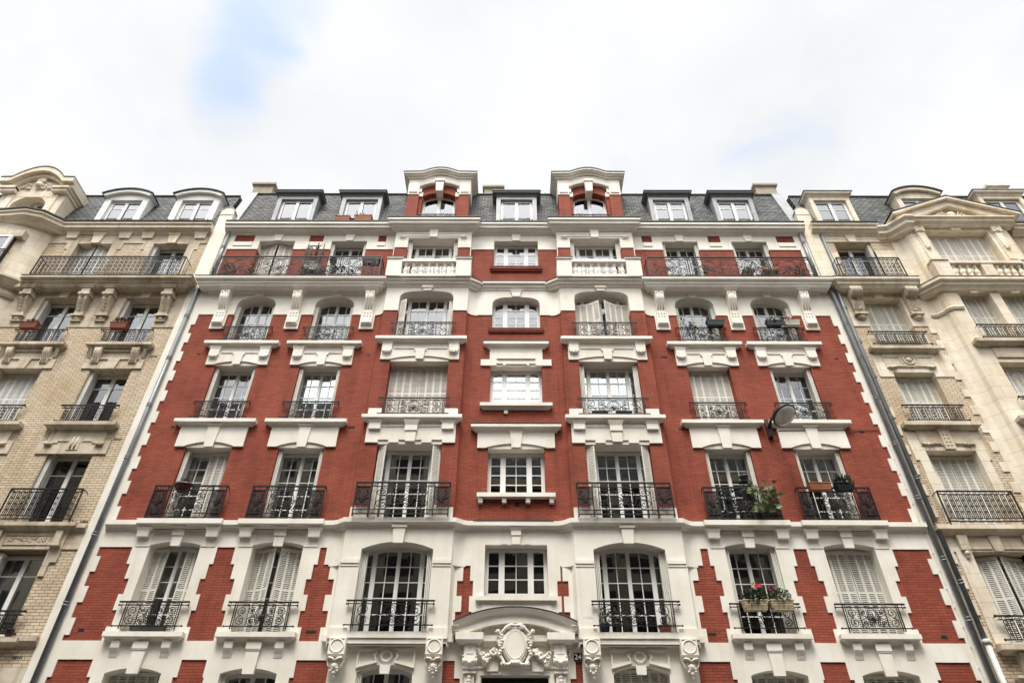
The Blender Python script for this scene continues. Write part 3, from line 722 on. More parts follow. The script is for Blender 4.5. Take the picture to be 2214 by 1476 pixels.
            m.ball((x, f-.04, 6.0), .085, 8, 6, 1, .9, 1.1); m.ball((x, f-.03, 5.86), .05, 7, 5); m.ball((x+.01, f-.01, 5.78), .035, 6, 4)
            for q in (-1, 1):
                m.tube([(x, f-.10, 6.10), (x+q*.07, f-.12, 6.15), (x+q*.15, f-.1, 6.17), (x+q*.19, f-.06, 6.14)], .028, 6)
                m.tube([(x+q*.18, f-.03, 6.14), (x+q*.15, f-.03, 6.02), (x+q*.09, f-.02, 5.93)], .03, 6)
                for k in range(4): m.ball((x+q*(.05+.03*rnd.random()), f-.06, 6.06-.055*k), .03, 6, 4)
            for k in range(9): m.ball((x+rnd.uniform(-.07, .07), f-.07, rnd.uniform(5.92, 6.06)), rnd.uniform(.018, .03), 6, 4)
            mk('ornament', m, 'white', cb)
        m = MB()
        for s in (-1, 1):      # framed panels and roundel under the bay
            a, b = c+s*.19, c+s*.66; A = [(a-s*.02, 6.41), (b, 6.41), (b, 6.03), (a+s*.03, 6.15), (a+s*.08, 6.28)]
            m.tube([(q, -.055, z) for q, z in A], .044, 4, True)
        m.tube([(c+.12*math.cos(2*math.pi*i/20), -.045, 6.27+.125*math.sin(2*math.pi*i/20)) for i in range(20)], .036, 6, True)
        mk('relief_panel', m, 'white', red)
        for z0, z1, zs, kind in ((11.96, 12.70, 12.82, 0), (15.0, 15.70, 15.83, 1)):
            m = MB(); g = f-.05
            if kind == 0:
                m.box(c-1.29, c+1.29, g, f, z0+.09, z1); m.cells([(c-1.29, c-.92, z0, z0+.09), (c-.62, c-.33, z0, z0+.09), (c-.13, c+.13, z0, z0+.09), (c+.33, c+.62, z0, z0+.09), (c+.92, c+1.29, z0, z0+.09)], [], g, f)
                m.box(c-HB+.004, c+HB-.004, f-.012, .19, z0-.034, z0+.1)
                m.box(c-.88, c+.88, g-.02, g-.0005, z1-.22, z1-.17)
                keystone(m, c, z0+.01, z0+.36, .28, .32, g-.06, g-.0005); m.box(c-.18, c+.18, g-.09, g-.0005, z0+.36, z0+.54)
                m.taper(c-.23, c+.23, g-.14, g-.0005, z0+.55, z0+.70, .05, .05)
                for s in (-1, 1): x = c+s*1.06; m.box(x-.17, x+.17, g-.08, g-.0005, z1-.32, z1-.14); m.taper(x-.22, x+.22, g-.12, g-.0005, z1-.14, z1-.02, .05, .05)
            else:
                A = arc(c-.93, c+.93, z0+.015, .12)
                m.prism([(c-1.24, z0), (c-.93, z0)]+A+[(c+.93, z0), (c+1.24, z0), (c+1.24, z1), (c-1.24, z1)], g, f+.002)
                m.box(c-HB+.004, c+HB-.004, f-.012, .19, z0-.056, z0+.15)
                keystone(m, c, z0-.01, z0+.34, .24, .30, g-.05, g-.0005); m.box(c-.19, c+.19, g-.04, g-.0005, z0+.34, z0+.42)
                for s in (-1, 1):
                    m.box(*sorted((c+s*.20, c+s*.84)), g-.025, g-.0005, z1-.28, z1-.22)
                    x = c+s*1.06; m.box(x-.155, x+.155, g-.07, g-.0005, z1-.38, z1-.12); m.taper(x-.19, x+.19, g-.1, g-.0005, z1-.12, z1-.02, .04, .04); guttae(m, x, z1-.43, g-.03, .27, .048)
            mk('lintel', m, 'whitest', red)
            m = MB(); sill(m, c, 1.46, zs, .22, f); mk('window_sill', m, 'whitest', red)
        m = MB()
        for s in (-1, 1):
            m.box(*sorted((c+s*.925, c+s*1.32)), f-.10, f+.01, 12.83, 13.10)
            m.box(*sorted((c+s*.925, c+s*1.36)), f-.10, f+.01, 9.585, 9.93)
        mk('sill_block', m, 'whitest', red)
        m = MB(); keystone(m, c, 17.98, 18.14, .26, .34, f-.09, f-.028); m.box(c-.19, c+.19, f-.12, f-.028, 18.1, 18.2)
        keystone(m, c, 20.70, 21.18, .28, .34, f-.12, f-.028); m.taper(c-.24, c+.24, f-.18, f-.028, 21.12, 21.2, .05, .05)
        for s in (-1, 1):
            m.box(*sorted((c+s*.17, c+s*1.18)), f-.05, f-.028, 20.80, 20.93); m.box(*sorted((c+s*.17, c+s*1.12)), f-.065, f-.0505, 20.93, 20.97)
            guttae(m, c+s*1.12, 20.76, f-.05, .26, .045)
        mk('keystone', m, 'whitest', red)
    # middle column
    c = MX
    m = MB(); m.cells([(c-1.12, c+1.12, 14.91, 15.15), (c-.84, c+.84, 15.15, 15.62)], [(c-.62, c-.42, 14.91, 14.99), (c+.42, c+.62, 14.91, 14.99), (c-.33, c+.33, 14.91, 14.97)], -.055, .002)
    m.box(c-HM+.004, c+HM-.004, -.012, .245, 14.893, 15.0); m.box(c-.62, c+.62, -.075, -.0555, 15.16, 15.34)
    m.box(c-.60, c+.60, -.095, -.0755, 15.155, 15.18); mk('lintel', m, 'whitest', red)
    m = MB(); m.sweep([(c-.86, .001), (c-.86, 0), (c+.86, 0), (c+.86, .001)], [(-.01, 15.58), (.05, 15.58), (.10, 15.66), (.19, 15.70), (.19, 15.80), (-.01, 15.83)]); m.box(c-.86, c+.86, -.01, .02, 15.58, 15.83); mk('hood_cornice', m, 'whitest', red)
    m = MB(); A = arc(c-.86, c+.86, 11.925, .13)
    m.prism([(c-1.12, 11.91), (c-.86, 11.91)]+A+[(c+.86, 11.91), (c+1.12, 11.91), (c+1.12, 12.42), (c-1.12, 12.42)], -.055, .002); m.box(c-HM+.004, c+HM-.004, -.012, .245, 11.893, 12.06)
    keystone(m, c, 11.90, 12.40, .26, .36, -.10, -.0555); m.taper(c-.22, c+.22, -.13, -.0555, 12.38, 12.46, .04, .04); mk('lintel', m, 'whitest', red)
    m = MB(); m.sweep([(c-1.12, .001), (c-1.12, 0), (c+1.12, 0), (c+1.12, .001)], [(-.01, 12.42), (.06, 12.42), (.12, 12.50), (.20, 12.54), (.20, 12.63), (-.01, 12.66)]); m.box(c-1.12, c+1.12, -.01, .02, 12.42, 12.66); mk('hood_cornice', m, 'whitest', red)
    m = MB(); sill(m, c, 1.09, 13.42, .16); m.box(c-.36, c-.25, -.06, .0, 13.09, 13.2); mk('window_sill', m, 'whitest', red)
    m = MB(); m.box(c-1.07, c+1.07, -.16, .3, 10.32, 10.44)
    for k in range(4): x = c-.97+k*.645; m.taper(x-.06, x+.06, -.13, 0, 10.17, 10.319, .0, .03)
    mk('window_sill', m, 'whitest', red)
    m = MB(); m.box(c-.92, c+.92, -.07, .3, 16.36, 16.46); m.box(c-.90, c+.90, -.05, .0, 16.30, 16.36); mk('window_sill', m, 'red', red)
    m = MB(); m.box(c-.93, c+.93, -.10, .3, 19.25, 19.37); m.box(c-.90, c+.90, -.06, .0, 19.17, 19.25); mk('window_sill', m, 'red', red)
    m = MB(); sill(m, c, 1.0, 7.66, .12); m.cells([(c-.83, c+.86, 7.15, 7.46)], [], -.05, -.028); mk('window_sill', m, 'white', red)
    m = MB()
    for a, b in ((-.82, -.37), (-.22, -.13), (.13, .22), (.37, .82)): m.box(c+a, c+b, -.027, .3, 9.0+.005, 9.028)
    keystone(m, c, 9.0, 9.24, .21, .25, -.09, -.028); m.box(c-.13, c+.13, -.11, -.028, 9.24, 9.38); m.taper(c-.18, c+.18, -.16, -.028, 9.38, 9.46, .04, .04)
    keystone(m, c, 17.90, 18.12, .26, .34, -.09, -.028); m.taper(c-.2, c+.2, -.12, -.028, 18.08, 18.18, .03, .03)
    keystone(m, c, 20.76, 21.14, .26, .34, -.09, -.028); m.taper(c-.22, c+.22, -.15, -.028, 21.12, 21.22, .05, .05)
    mk('keystone', m, 'whitest', red)
trims()

def bay_path(k, x0=-10.76, x1=10.98, jogs=None, step=0):
    P = [(x0, 0)]
    for c in (LX, RX):
        for j in ([] if not jogs else [q for q in jogs if (q < c and (c == LX or q > LX))]): P += [(j-1.13, 0), (j-1.13, -step), (j+1.13, -step), (j+1.13, 0)]
        P += [(c-1.74, 0), (c-1.56, BF*.35), (c-1.40, BF), (c+1.40, BF), (c+1.56, BF*.35), (c+1.74, 0)]
    for j in ([] if not jogs else [q for q in jogs if q > RX]): P += [(j-1.13, 0), (j-1.13, -step), (j+1.13, -step), (j+1.13, 0)]
    return P+[(x1, 0)]
def courses():
    m = MB(); m.sweep(bay_path(0, -10.76, 10.86), [(-.3, 9.36), (.05, 9.36), (.07, 9.42), (.15, 9.47), (.18, 9.475), (.18, 9.60), (-.3, 9.61)])
    for c in OUT: m.sweep([(c-.95, -.001), (c-.95, -.09), (c+.95, -.09), (c+.95, -.001)], [(-.05, 9.39), (.06, 9.39), (.08, 9.43), (.15, 9.465), (.18, 9.47), (.18, 9.606), (-.05, 9.616)]); m.box(c-.94, c+.94, -.1, 0, 9.39, 9.612)
    mk('string_course', m, 'whitest', red)
    # balcony floor of the sixth storey
    for s in (-1, 1):
        xa, xb = (-10.74, -4.60) if s < 0 else (4.60, 10.74)
        m = MB(); m.sweep([(xa, .002), (xa, -.30), (xb, -.30), (xb, .002)], [(-.3, 18.10), (.06, 18.10), (.10, 18.18), (.13, 18.20), (.13, 18.28), (.19, 18.30), (.22, 18.345), (.22, 18.435), (-.3, 18.45)])
        m.box(xa+.01, xb-.01, -.31, .0, 18.115, 18.44)
        mk('balcony_slab', m, 'whitest', red)
        m = MB(); m.sweep([(xa+.2, 0), (xb-.2, 0)], [(-.05, 18.0), (.05, 18.0), (.09, 18.06), (.12, 18.094), (-.05, 18.094)]); mk('bed_mould', m, 'whitest', red)
    m = MB(); pr = [(-.1, 18.17), (.06, 18.17), (.10, 18.25), (.16, 18.27), (.16, 18.34), (.24, 18.37), (.24, 18.45), (-.1, 18.465)]
    for c in BAY: m.sweep([(c-1.72, .002), (c-1.66, BF*.3), (c-1.42, BF), (c+1.42, BF), (c+1.66, BF*.3), (c+1.72, .002)], pr)
    m.sweep([(LX+1.70, 0), (RX-1.70, 0)], [(-.1, 18.21), (.05, 18.21), (.08, 18.29), (.12, 18.31), (.12, 18.40), (.2, 18.43), (.2, 18.52), (-.1, 18.53)])
    mk('string_course', m, 'whitest', red)
    m = MB()
    P = [(-10.80, 0)]
    for c in BAY: P += [(c-1.36, 0), (c-1.36, BF-.02), (c+1.36, BF-.02), (c+1.36, 0)]
    P += [(10.84, 0)]
    m.sweep(P, [(-.2, 21.08), (.06, 21.08), (.09, 21.14), (.20, 21.17), (.22, 21.19), (.22, 21.22), (.30, 21.24), (.30, 21.34), (.36, 21.38), (.36, 21.46), (-.2, 21.5)]); mk('cornice', m, 'whitest', red)
    g = MB(); g.sweep(P, [(.16, 21.485), (.345, 21.485), (.37, 21.50), (.375, 21.56), (.35, 21.565), (.33, 21.52), (.16, 21.52)])
    for k in range(40):
        x = -10.5+k*.54; yy = -.36 if not any(abs(x-c) < 1.7 for c in BAY) else -.585
        if not any(1.0 < abs(x-c) < 1.75 for c in BAY): g.box(x-.012, x+.012, yy-.02, yy+.05, 21.55, 21.58)
    mk('gutter', g, 'rust', red)
courses()

def lead(b, path, zt, out, t=.022):      # thin dark lead sheet dressed over the top of a ledge
    m = MB(); m.sweep(path, [(-.05, zt+.004), (out, zt-.008), (out+.014, zt-.012), (out+.014, zt-.012+t), (-.05, zt+t)]); mk('lead_flashing', m, 'rust', b)
def flashings():
    for s in (-1, 1):
        xa, xb = (-10.74, -4.60) if s < 0 else (4.60, 10.74); lead(red, [(xa, .002), (xa, -.30), (xb, -.30), (xb, .002)], 18.45, .22)
    for c in BAY:
        lead(red, [(c-1.72, .002), (c-1.66, BF*.3), (c-1.42, BF), (c+1.42, BF), (c+1.66, BF*.3), (c+1.72, .002)], 18.47, .24)
        for s in (-1, 1):
            x = c+s*1.21; m = MB(); m.box(x-.30, x+.30, BF-.375, BF-.02, 19.362, 19.385); mk('lead_flashing', m, 'rust', red)
    lead(red, [(LX+1.74, 0), (RX-1.74, 0)], 18.535, .2); lead(red, [(LX+1.9, 0), (RX-1.9, 0)], 9.615, .18)
    lead(red, [(MX-.86, .001), (MX-.86, 0), (MX+.86, 0), (MX+.86, .001)], 15.83, .19); lead(red, [(MX-1.12, .001), (MX-1.12, 0), (MX+1.12, 0), (MX+1.12, .001)], 12.66, .20)
    for z, hw, d in ((16.46, .92, .07), (19.37, .93, .10)): lead(red, [(MX-hw, -.001), (MX+hw, -.001)], z, d, .018)
    w = 1.45; rise = .36; rr = (w*w+rise*rise)/(2*rise); an = math.degrees(math.asin(w/rr))
    m = MB(); m.arcsweep(.045, 6.69+rise-rr, rr, -an*.935, an*.935, 30, 0, [(.02, .274), (.395, .243), (.405, .243), (.405, .262), (.02, .295)]); mk('lead_flashing', m, 'rust', red)
flashings()

def scroll_console(x, w=.30):        # long fluted bracket under the balcony
    m = MB(); pr = [(0, 17.98), (-.30, 17.98), (-.31, 17.86), (-.28, 17.66), (-.20, 17.46), (-.13, 17.22), (-.12, 16.80), (-.15, 16.74), (-.15, 16.68), (-.07, 16.66), (-.07, 16.47), (0, 16.47)]
    m.prism(pr[:8]+[(0, 16.74)], x-w*.5, x+w*.5, 'x'); m.box(x-w*.78, x+w*.78, -.06, -.028, 16.42, 17.05); m.box(x-w*.55, x+w*.55, -.17, -.06, 16.62, 16.72)
    m.box(x-w*.62, x+w*.62, -.125, -.06, 16.58, 17.05)
    m.taper(x-w*.85, x+w*.85, -.40, 0, 17.985, 18.09, .06, .08)
    for k in (-1, 0, 1):
        m.tube([(x+k*w*.3, -.313, 17.80), (x+k*w*.3, -.285, 17.62), (x+k*w*.3, -.205, 17.44), (x+k*w*.3, -.14, 17.24)], .022, 5)
    c = mk('console', m, 'whitest', red)
    h = MB()
    for k in (-1, 0, 1):
        for z in (16.94, 17.06): h.box(x+k*w*.32-.018, x+k*w*.32+.018, -.128, -.12, z-.018, z+.018)
    h.box(x-.02, x+.02, -.316, -.30, 17.90, 17.925)
    for k in (-1, 1): h.box(x+k*w*.32-.016, x+k*w*.32+.016, -.316, -.30, 17.84, 17.865)
    mk('drilled_hole', h, 'dark', c)
for x in (-9.85, -7.38, -4.90, 4.94, 7.40, 9.86): scroll_console(x)

BALU = [(.075,0),(.075,.05),(.05,.07),(.085,.16),(.095,.22),(.06,.34),(.045,.40),(.06,.42),(.045,.45),(.075,.48),(.075,.54)]
def balustrade(b, x0, x1, y, z, n, mat, ped=.5, mid=False):
    m = MB(); m.box(x0, x0+ped, y-.12, y+.14, z, z+.84); m.box(x1-ped, x1, y-.12, y+.14, z, z+.84)
    for a, c in ((x0, x0+ped), (x1-ped, x1)): m.box(a-.03, c+.03, y-.16, y+.17, z+.841, z+.90)
    m.box(x0+ped, x1-ped, y-.10, y+.10, z, z+.12); m.box(x0+ped, x1-ped, y-.13, y+.13, z+.70, z+.83); m.box(x0+ped, x1-ped, y-.09, y+.09, z+.66, z+.70)
    for s in (x0+.0, x1): pass
    m.box(x0, x0+.12, y+.14, .02, z, z+.80); m.box(x1-.12, x1, y+.14, .02, z, z+.80)
    if mid: cx = (x0+x1)/2; m.box(cx-.2, cx+.2, y-.11, y+.11, z+.12, z+.66)
    bl = mk('balustrade', m, mat, b)
    me = None; W = x1-x0-2*ped
    for k in range(n):
        x = x0+ped+W*(k+.5)/n
        if mid and abs(x-(x0+x1)/2) < .22: continue
        if me is None:
            q = MB(); q.lathe(BALU, (0, 0, 0), 12); me = q.mesh('baluster', mat)
        link('baluster', me, bl, (x, y, z+.12))
for c in BAY: balustrade(red, c-1.47, c+1.47, BF-.20, 18.46, 7, 'whitest', .52)
def doorway():
    c = .045; m = MB()
    for s in (-1, 1):
        x = c+s*1.05
        m.box(x-.145, x+.145, -.22, -.028, 6.25, 6.50); m.box(x-.165, x+.165, -.24, -.028, 6.222, 6.249)
        m.box(x-.11, x+.11, -.12, -.028, .6, 6.22)
        m.prism([(-.25, 6.221), (-.14, 6.221), (-.03, 6.221), (-.03, 5.921), (-.14, 5.921), (-.20, 6.0), (-.26, 6.12)], x-.13, x+.13, 'x')
        m.tube([(x-.17, -.17, 6.13), (x+.17, -.17, 6.13)], .085, 10); m.tube([(x-.16, -.15, 5.99), (x+.16, -.15, 5.99)], .05, 8)
        m.ball((x, -.27, 6.08), .05, 8, 5); m.box(x-.15, x+.15, -.17, -.028, 5.88, 5.92)
        for k in range(5): m.ball((x, -.13, 5.80-.075*k), .055, 8, 5, 1, .6, .9)
        fr = .085; m.box(x-fr, x+fr, -.235, -.2205, 6.44, 6.48); m.box(x-fr, x+fr, -.235, -.2205, 6.28, 6.31); m.box(x-fr, x-fr+.03, -.235, -.2205, 6.31, 6.44); m.box(x+fr-.03, x+fr, -.235, -.2205, 6.31, 6.44)
        a, b = sorted((c+s*.75, c+s*1.40)); m.box(a, b, -.34, -.02, 6.57, 6.73); m.taper(a+.02, b-.02, -.32, -.02, 6.50, 6.57, .08, .1)
        a, b = sorted((c+s*.20, c+s*.749)); m.box(a, b, -.16, -.02, 6.58, 6.72); m.taper(a, b, -.14, -.02, 6.51, 6.58, .0, .06)
        # wedge blocks of the door head
        q = c+s*.52; keystone(m, q, 5.93, 6.30, .26, .32, -.12, -.028)
    m.box(c-.95, c+.95, -.06, -.0285, 5.86, 6.02); m.box(c-.9, c+.9, -.09, -.028, 6.0, 6.04)
    keystone(m, c, 5.87, 6.02, .24, .28, -.10, -.0605)
    for s in (-1, 1): keystone(m, c+s*.45, 5.87, 5.925, .26, .27, -.09, -.0605)
    for s in (-1, 1): m.box(*sorted((c+s*.80, c+s*.90)), -.07, .3, .6, 5.86)
    w = 1.45; rise = .36; rr = (w*w+rise*rise)/(2*rise); an = math.degrees(math.asin(w/rr))
    m.arcsweep(c, 6.69+rise-rr, rr, -an*.93, an*.93, 30, 0, [(.02, -.09), (.27, -.09), (.27, .085), (.285, .09), (.30, .12), (.36, .16), (.39, .215), (.39, .24), (.02, .27)])
    for s in (-1, 1): a, b = sorted((c+s*1.33, c+s*1.50)); m.sweep([(a, 0), (b, 0)], [(.0, 6.731), (.26, 6.731), (.26, 6.77), (.32, 6.80), (.36, 6.87), (.36, 6.89), (.0, 6.90)])
    A = arc(c-1.2, c+1.2, 6.69, .34); m.prism(A, -.05, -.0285)
    for k in range(19):
        a = R(-an*.72+an*1.44*k/18); m.ball((c+(rr-.09)*math.sin(a), -.12, 6.69+rise-rr+(rr-.09)*math.cos(a)), .035, 6, 4, .8, .8, 1.3)
    pd = mk('pediment', m, 'white', red)
    # oval cartouche with scrolls and garlands
    m = MB(); zc = 6.46; y = -.24
    el = lambda r, k=36: [(c+r*.88*math.cos(2*math.pi*i/k), zc+r*1.28*math.sin(2*math.pi*i/k)) for i in range(k)]
    m.prism(el(.30), y-.05, y+.1); m.prism(el(.235), y-.075, y-.0505)
    for r, q, w in ((.275, .055, .022), (.242, .07, .014)): m.tube([(a, y-q, b) for a, b in el(r)], w, 6, True)
    m.lathe([(.24, -.16), (.33, -.02), (.34, .02), (.31, .03)], (c, y, zc), 24, .9, 1.25, Matrix.Rotation(R(90), 3, 'X'))
    for s in (-1, 1):
        m.tube([(c, y-.06, zc+.43), (c+s*.10, y-.08, zc+.44), (c+s*.20, y-.06, zc+.40), (c+s*.28, y-.03, zc+.31), (c+s*.36, y, zc+.26), (c+s*.42, y, zc+.24)], .04, 7, taper=[.8, 1, 1, 1, .8, .5])
        for cx, cz, r in ((c+s*.15, zc+.40, .075), (c+s*.42, zc+.29, .05), (c+s*.29, zc-.42, .055)):
            m.tube([(cx+r*(1-.8*i/14)*math.cos(i*.75*s+1.2), y-.07-.002*i, cz+r*(1-.8*i/14)*math.sin(i*.75*s+1.2)) for i in range(15)], .018, 5)
        m.tube([(c+s*.30, y-.01, zc+.25), (c+s*.37, y, zc+.10), (c+s*.34, y, zc-.06), (c+s*.37, y, zc-.2), (c+s*.30, y-.01, zc-.3), (c+s*.24, y-.03, zc-.42), (c+s*.14, y-.06, zc-.43), (c, y-.07, zc-.38)], .036, 7, taper=[1, 1.5, 1, 1.4, 1, 1, 1.2, 1.6])
        for k in range(8): m.ball((c+s*(.33+.03*math.sin(k*2.1)), y-.04, zc+.22-.06*k), .035, 6, 4, 1.2, .8, .8)
        m.prism([(c+s*.36, zc+.06), (c+s*.46, zc+.10), (c+s*.42, zc+.22), (c+s*.34, zc+.17)], y-.02, y+.06)
    m.ball((c, y-.08, zc-.40), .08, 9, 6, 1.4, .8, .8); m.box(c-.12, c+.12, y-.08, y, zc+.37, zc+.42)
    for k in range(-2, 3): m.tube([(c+k*.03, y-.12, zc-.44), (c+k*.05, y-.13, zc-.36)], .014, 5)
    mk('cartouche', m, 'white', pd)
    rnd = random.Random(3)
    for s in (-1, 1):
        m = MB()
        for k in range(95):
            t = rnd.random(); x = c+s*(.40+.52*t); zz = 6.33-.15*math.sin(math.pi*min(1, (1-t)*1.25))+.20*max(0, t-.6)*2
            rr2 = (.10-.05*abs(t-.42)*1.6); q = rnd.uniform(0, 6.28); u = rnd.random()**.5
            m.ball((x+rnd.uniform(-.02, .02), -.15-.06*rnd.random(), zz+u*rr2*math.sin(q)), rnd.uniform(.022, .048), 6, 4, 1, .8, 1)
        mk('garland', m, 'white', pd); m = MB()
        for k in range(16): m.ball((c+s*(1.24+rnd.uniform(-.03, .07)), -.08, 6.40+rnd.uniform(-.14, .10)), rnd.uniform(.02, .04), 6, 4)
        mk('garland', m, 'white', pd)
    d = MB(); d.box(c-.78, c+.78, .16, .22, .6, 5.86); dd = mk('door', d, 'door', red)
    d = MB()
    for k in range(5):
        x = c-.6+k*.3; ring(d, x, 5.62, .12, .12, .15, .012, 12)
    bar(d, c-.74, c+.74, .15, 5.80, .015); bar(d, c-.74, c+.74, .15, 5.45, .015); mk('door_grille', d, 'iron', dd)
doorway()
# ------------------------------------------------------------------ windows, railings and shutters of the red house
def red_windows():
    F = 'fold'; YF = .35
    def ow(c, z0, z1, rows, cur, sh, arch=None, **k):
        return window(red, c-HW, c+HW, z0, z1, YF, FR2, rows, cur, sh, arch, **k)
    # first floor (only heads in view)
    for c, sh in ((AX, ('closed', 'closed')), (BX, (F, None)), (CX, ('closed', 'closed')), (DX, ('closed', 'closed'))):
        ow(c, 3.4, 5.99, 4, None, sh, arc(c-HW, c+HW, 5.88, .12))
    for c, sh in ((LX, (F, None)), (RX, ('closed', 'closed'))):
        window(red, c-.65, c+.65, 3.4, 6.07, .3, FR2, 4, None, sh, arc(c-.65, c+.65, 5.92, .17))
    # second floor
    for c, sh, cur in ((AX, ('part', 'part'), ('full', 'drape')), (BX, ('ajar', 'ajar'), None), (CX, (F, F), None), (DX, ('closed', 'closed'), None)):
        ow(c, 6.78, 9.06, 5, cur, sh, arc(c-HW, c+HW, 8.97, .10), shz=(6.8, 8.97), glass='glass2' if c != AX else 'glass')
    # third floor
    for c, sh, cur in ((AX, (F, 'closed'), ('full', 'net')), (BX, (F, F), ('sides', 'drape')), (CX, (F, F), None), (DX, (F, F), ('right', 'net'))):
        ow(c, 9.6, 11.91, 5, cur, sh)
    # fourth floor
    for c, sh, cur in ((AX, (F, F), None), (BX, (F, F), ('mid', 'net')), (CX, ('closed', 'closed'), None), (DX, (F, F), ('full', 'net'))):
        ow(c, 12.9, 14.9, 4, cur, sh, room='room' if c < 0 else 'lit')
    # fifth floor: net curtains added to whiten panes that reflect the sky
    for c, cur in ((AX, ('full', 'net')), (BX, ('full', 'net')), (CX, ('full', 'net')), (DX, ('full', 'net'))):
        ow(c, 15.95, 17.92, 4, cur, (F, F), basket(c-HW, c+HW, 17.45, .45, e=.8), cfrac=.83, shz=(15.97, 17.5))
    # sixth floor
    for c, sh, cur in ((AX, ('peak', 'peak'), None), (BX, (F, F), ('low', 'net')), (CX, (F, F), ('low', 'net')), (DX, (F, F), ('low', 'net'))):
        ow(c, 18.45, 20.76, 5, cur, sh)
    # bays
    for c in BAY:
        r = c > 0; yb = BF+.40
        bw = lambda z0, z1, rows, cur, sh, arch=None, **k: window(red, c-HB, c+HB, z0, z1, yb, BAY4, rows, cur, sh, arch, nl=4, **k)
        bw(6.76, 9.0, 5, None, (F, F), arc(c-HB, c+HB, 8.80, .20), shz=(6.78, 8.78), glass='glass2')
        bw(9.6, 11.92, 5, ('sides', 'net') if not r else None, ('out', 'out'))
        bw(12.9, 14.94, 4, ('full', 'net') if r else None, (F, F) if r else ('closed', 'closed'))
        bw(15.9, 18.0, 4, ('full', 'net'), ('peak', 'peak') if r else ('out', F), basket(c-HB, c+HB, 17.55, .45, e=.55), cfrac=.8, shz=(15.92, 17.66))  # net curtain added to help the sky whiteness of these panes
        bw(18.47, 20.71, 5, ('low', 'net'), (F, F))
    # middle column
    c = MX
    for z0, z1, rows, cur, ar, gl in ((7.70, 9.02, 3, None, None, 'glass2'), (10.44, 11.89, 4, None, None, 'glass'), (13.42, 14.89, 4, ('full', 'net'), None, 'glass'),
                                  (16.46, 17.92, 4, ('full', 'net'), basket(c-HM, c+HM, 17.48, .43, e=.62), 'glass'), (19.37, 20.78, 3, ('full', 'grey'), None, 'glass')):  # fifth floor net curtain added here too, to brighten the panes
        window(red, c-HM, c+HM, z0, z1, .25, CTR3, rows, cur, (None, None), ar, glass=gl, cfrac=.82)
red_windows()

def balcony_mesh(w, h, y, side=.40, diamonds=False):
    """third floor balconet: tall front with narrow side panels and a big palmette in the middle"""
    f = MB(); sc = MB(); hw = w/2; Y = -y
    bar(f, -hw-.02, hw+.02, Y, h, .016); bar(f, -hw, hw, Y, h-.12, .008); bar(f, -hw, hw, Y, .16, .008); bar(f, -hw, hw, Y, .04, .011)
    for s in (-1, 1):
        f.tube([(s*(hw+.02), Y, h), (s*(hw+.02), Y+.06, h), (s*hw, 0, h-.02)], .014); f.tube([(s*hw, Y, .04), (s*hw, 0, .04)], .011)
        vbar(f, s*hw, Y, -.03, h, .012); vbar(f, s*(hw-side), Y, -.03, h, .011); vbar(f, s*(hw-side-.16), Y, .04, h, .007)
        m = s*(hw-side/2)
        for z in (h-.06, .10): ring(sc, m-.0, z, .05, .045, Y, .007, 4 if diamonds else 10); ring(sc, s*(hw-side-.08), z, .055, .055, Y, .007, 10); spiral(sc, s*(hw-side-.08), z, .04, Y, 1.2, 0, s, .006, 9)
        palmette(sc, m, .42*h, .34*h, Y, .008, 5); sc.box(m-.06, m+.06, Y-.007, Y+.007, .41*h, .41*h+.014)
        for q in (-1, 1): spiral(sc, m+q*.075, .28*h, .07, Y, 1.3, R(90), -q, .006); spiral(sc, m+q*.10, .74*h, .055, Y, 1.2, R(-90), q, .006)
        x = s*(hw-side-.08); ring(sc, x, h*.5, .035, .05, Y, .007, 10)
        for z in (.3, .42, .6, .72): ring(sc, x, h*z, .02, .05, Y, .005, 8)
    for k in (-.33, .33, 0):
        ring(sc, k, h-.06, .05, .04, Y, .007, 10); ring(sc, k, .10, .05, .04, Y, .007, 10)
        for q in (-1, 1): sc.tube([(k+q*.05, Y, h-.06), (k+q*.12, Y, h-.06)], .006); sc.tube([(k+q*.05, Y, .10), (k+q*.12, Y, .10)], .006)
    a = hw-side-.17; motif(sc, -a, a, .17, h-.13, Y, True, .012)
    return f, sc
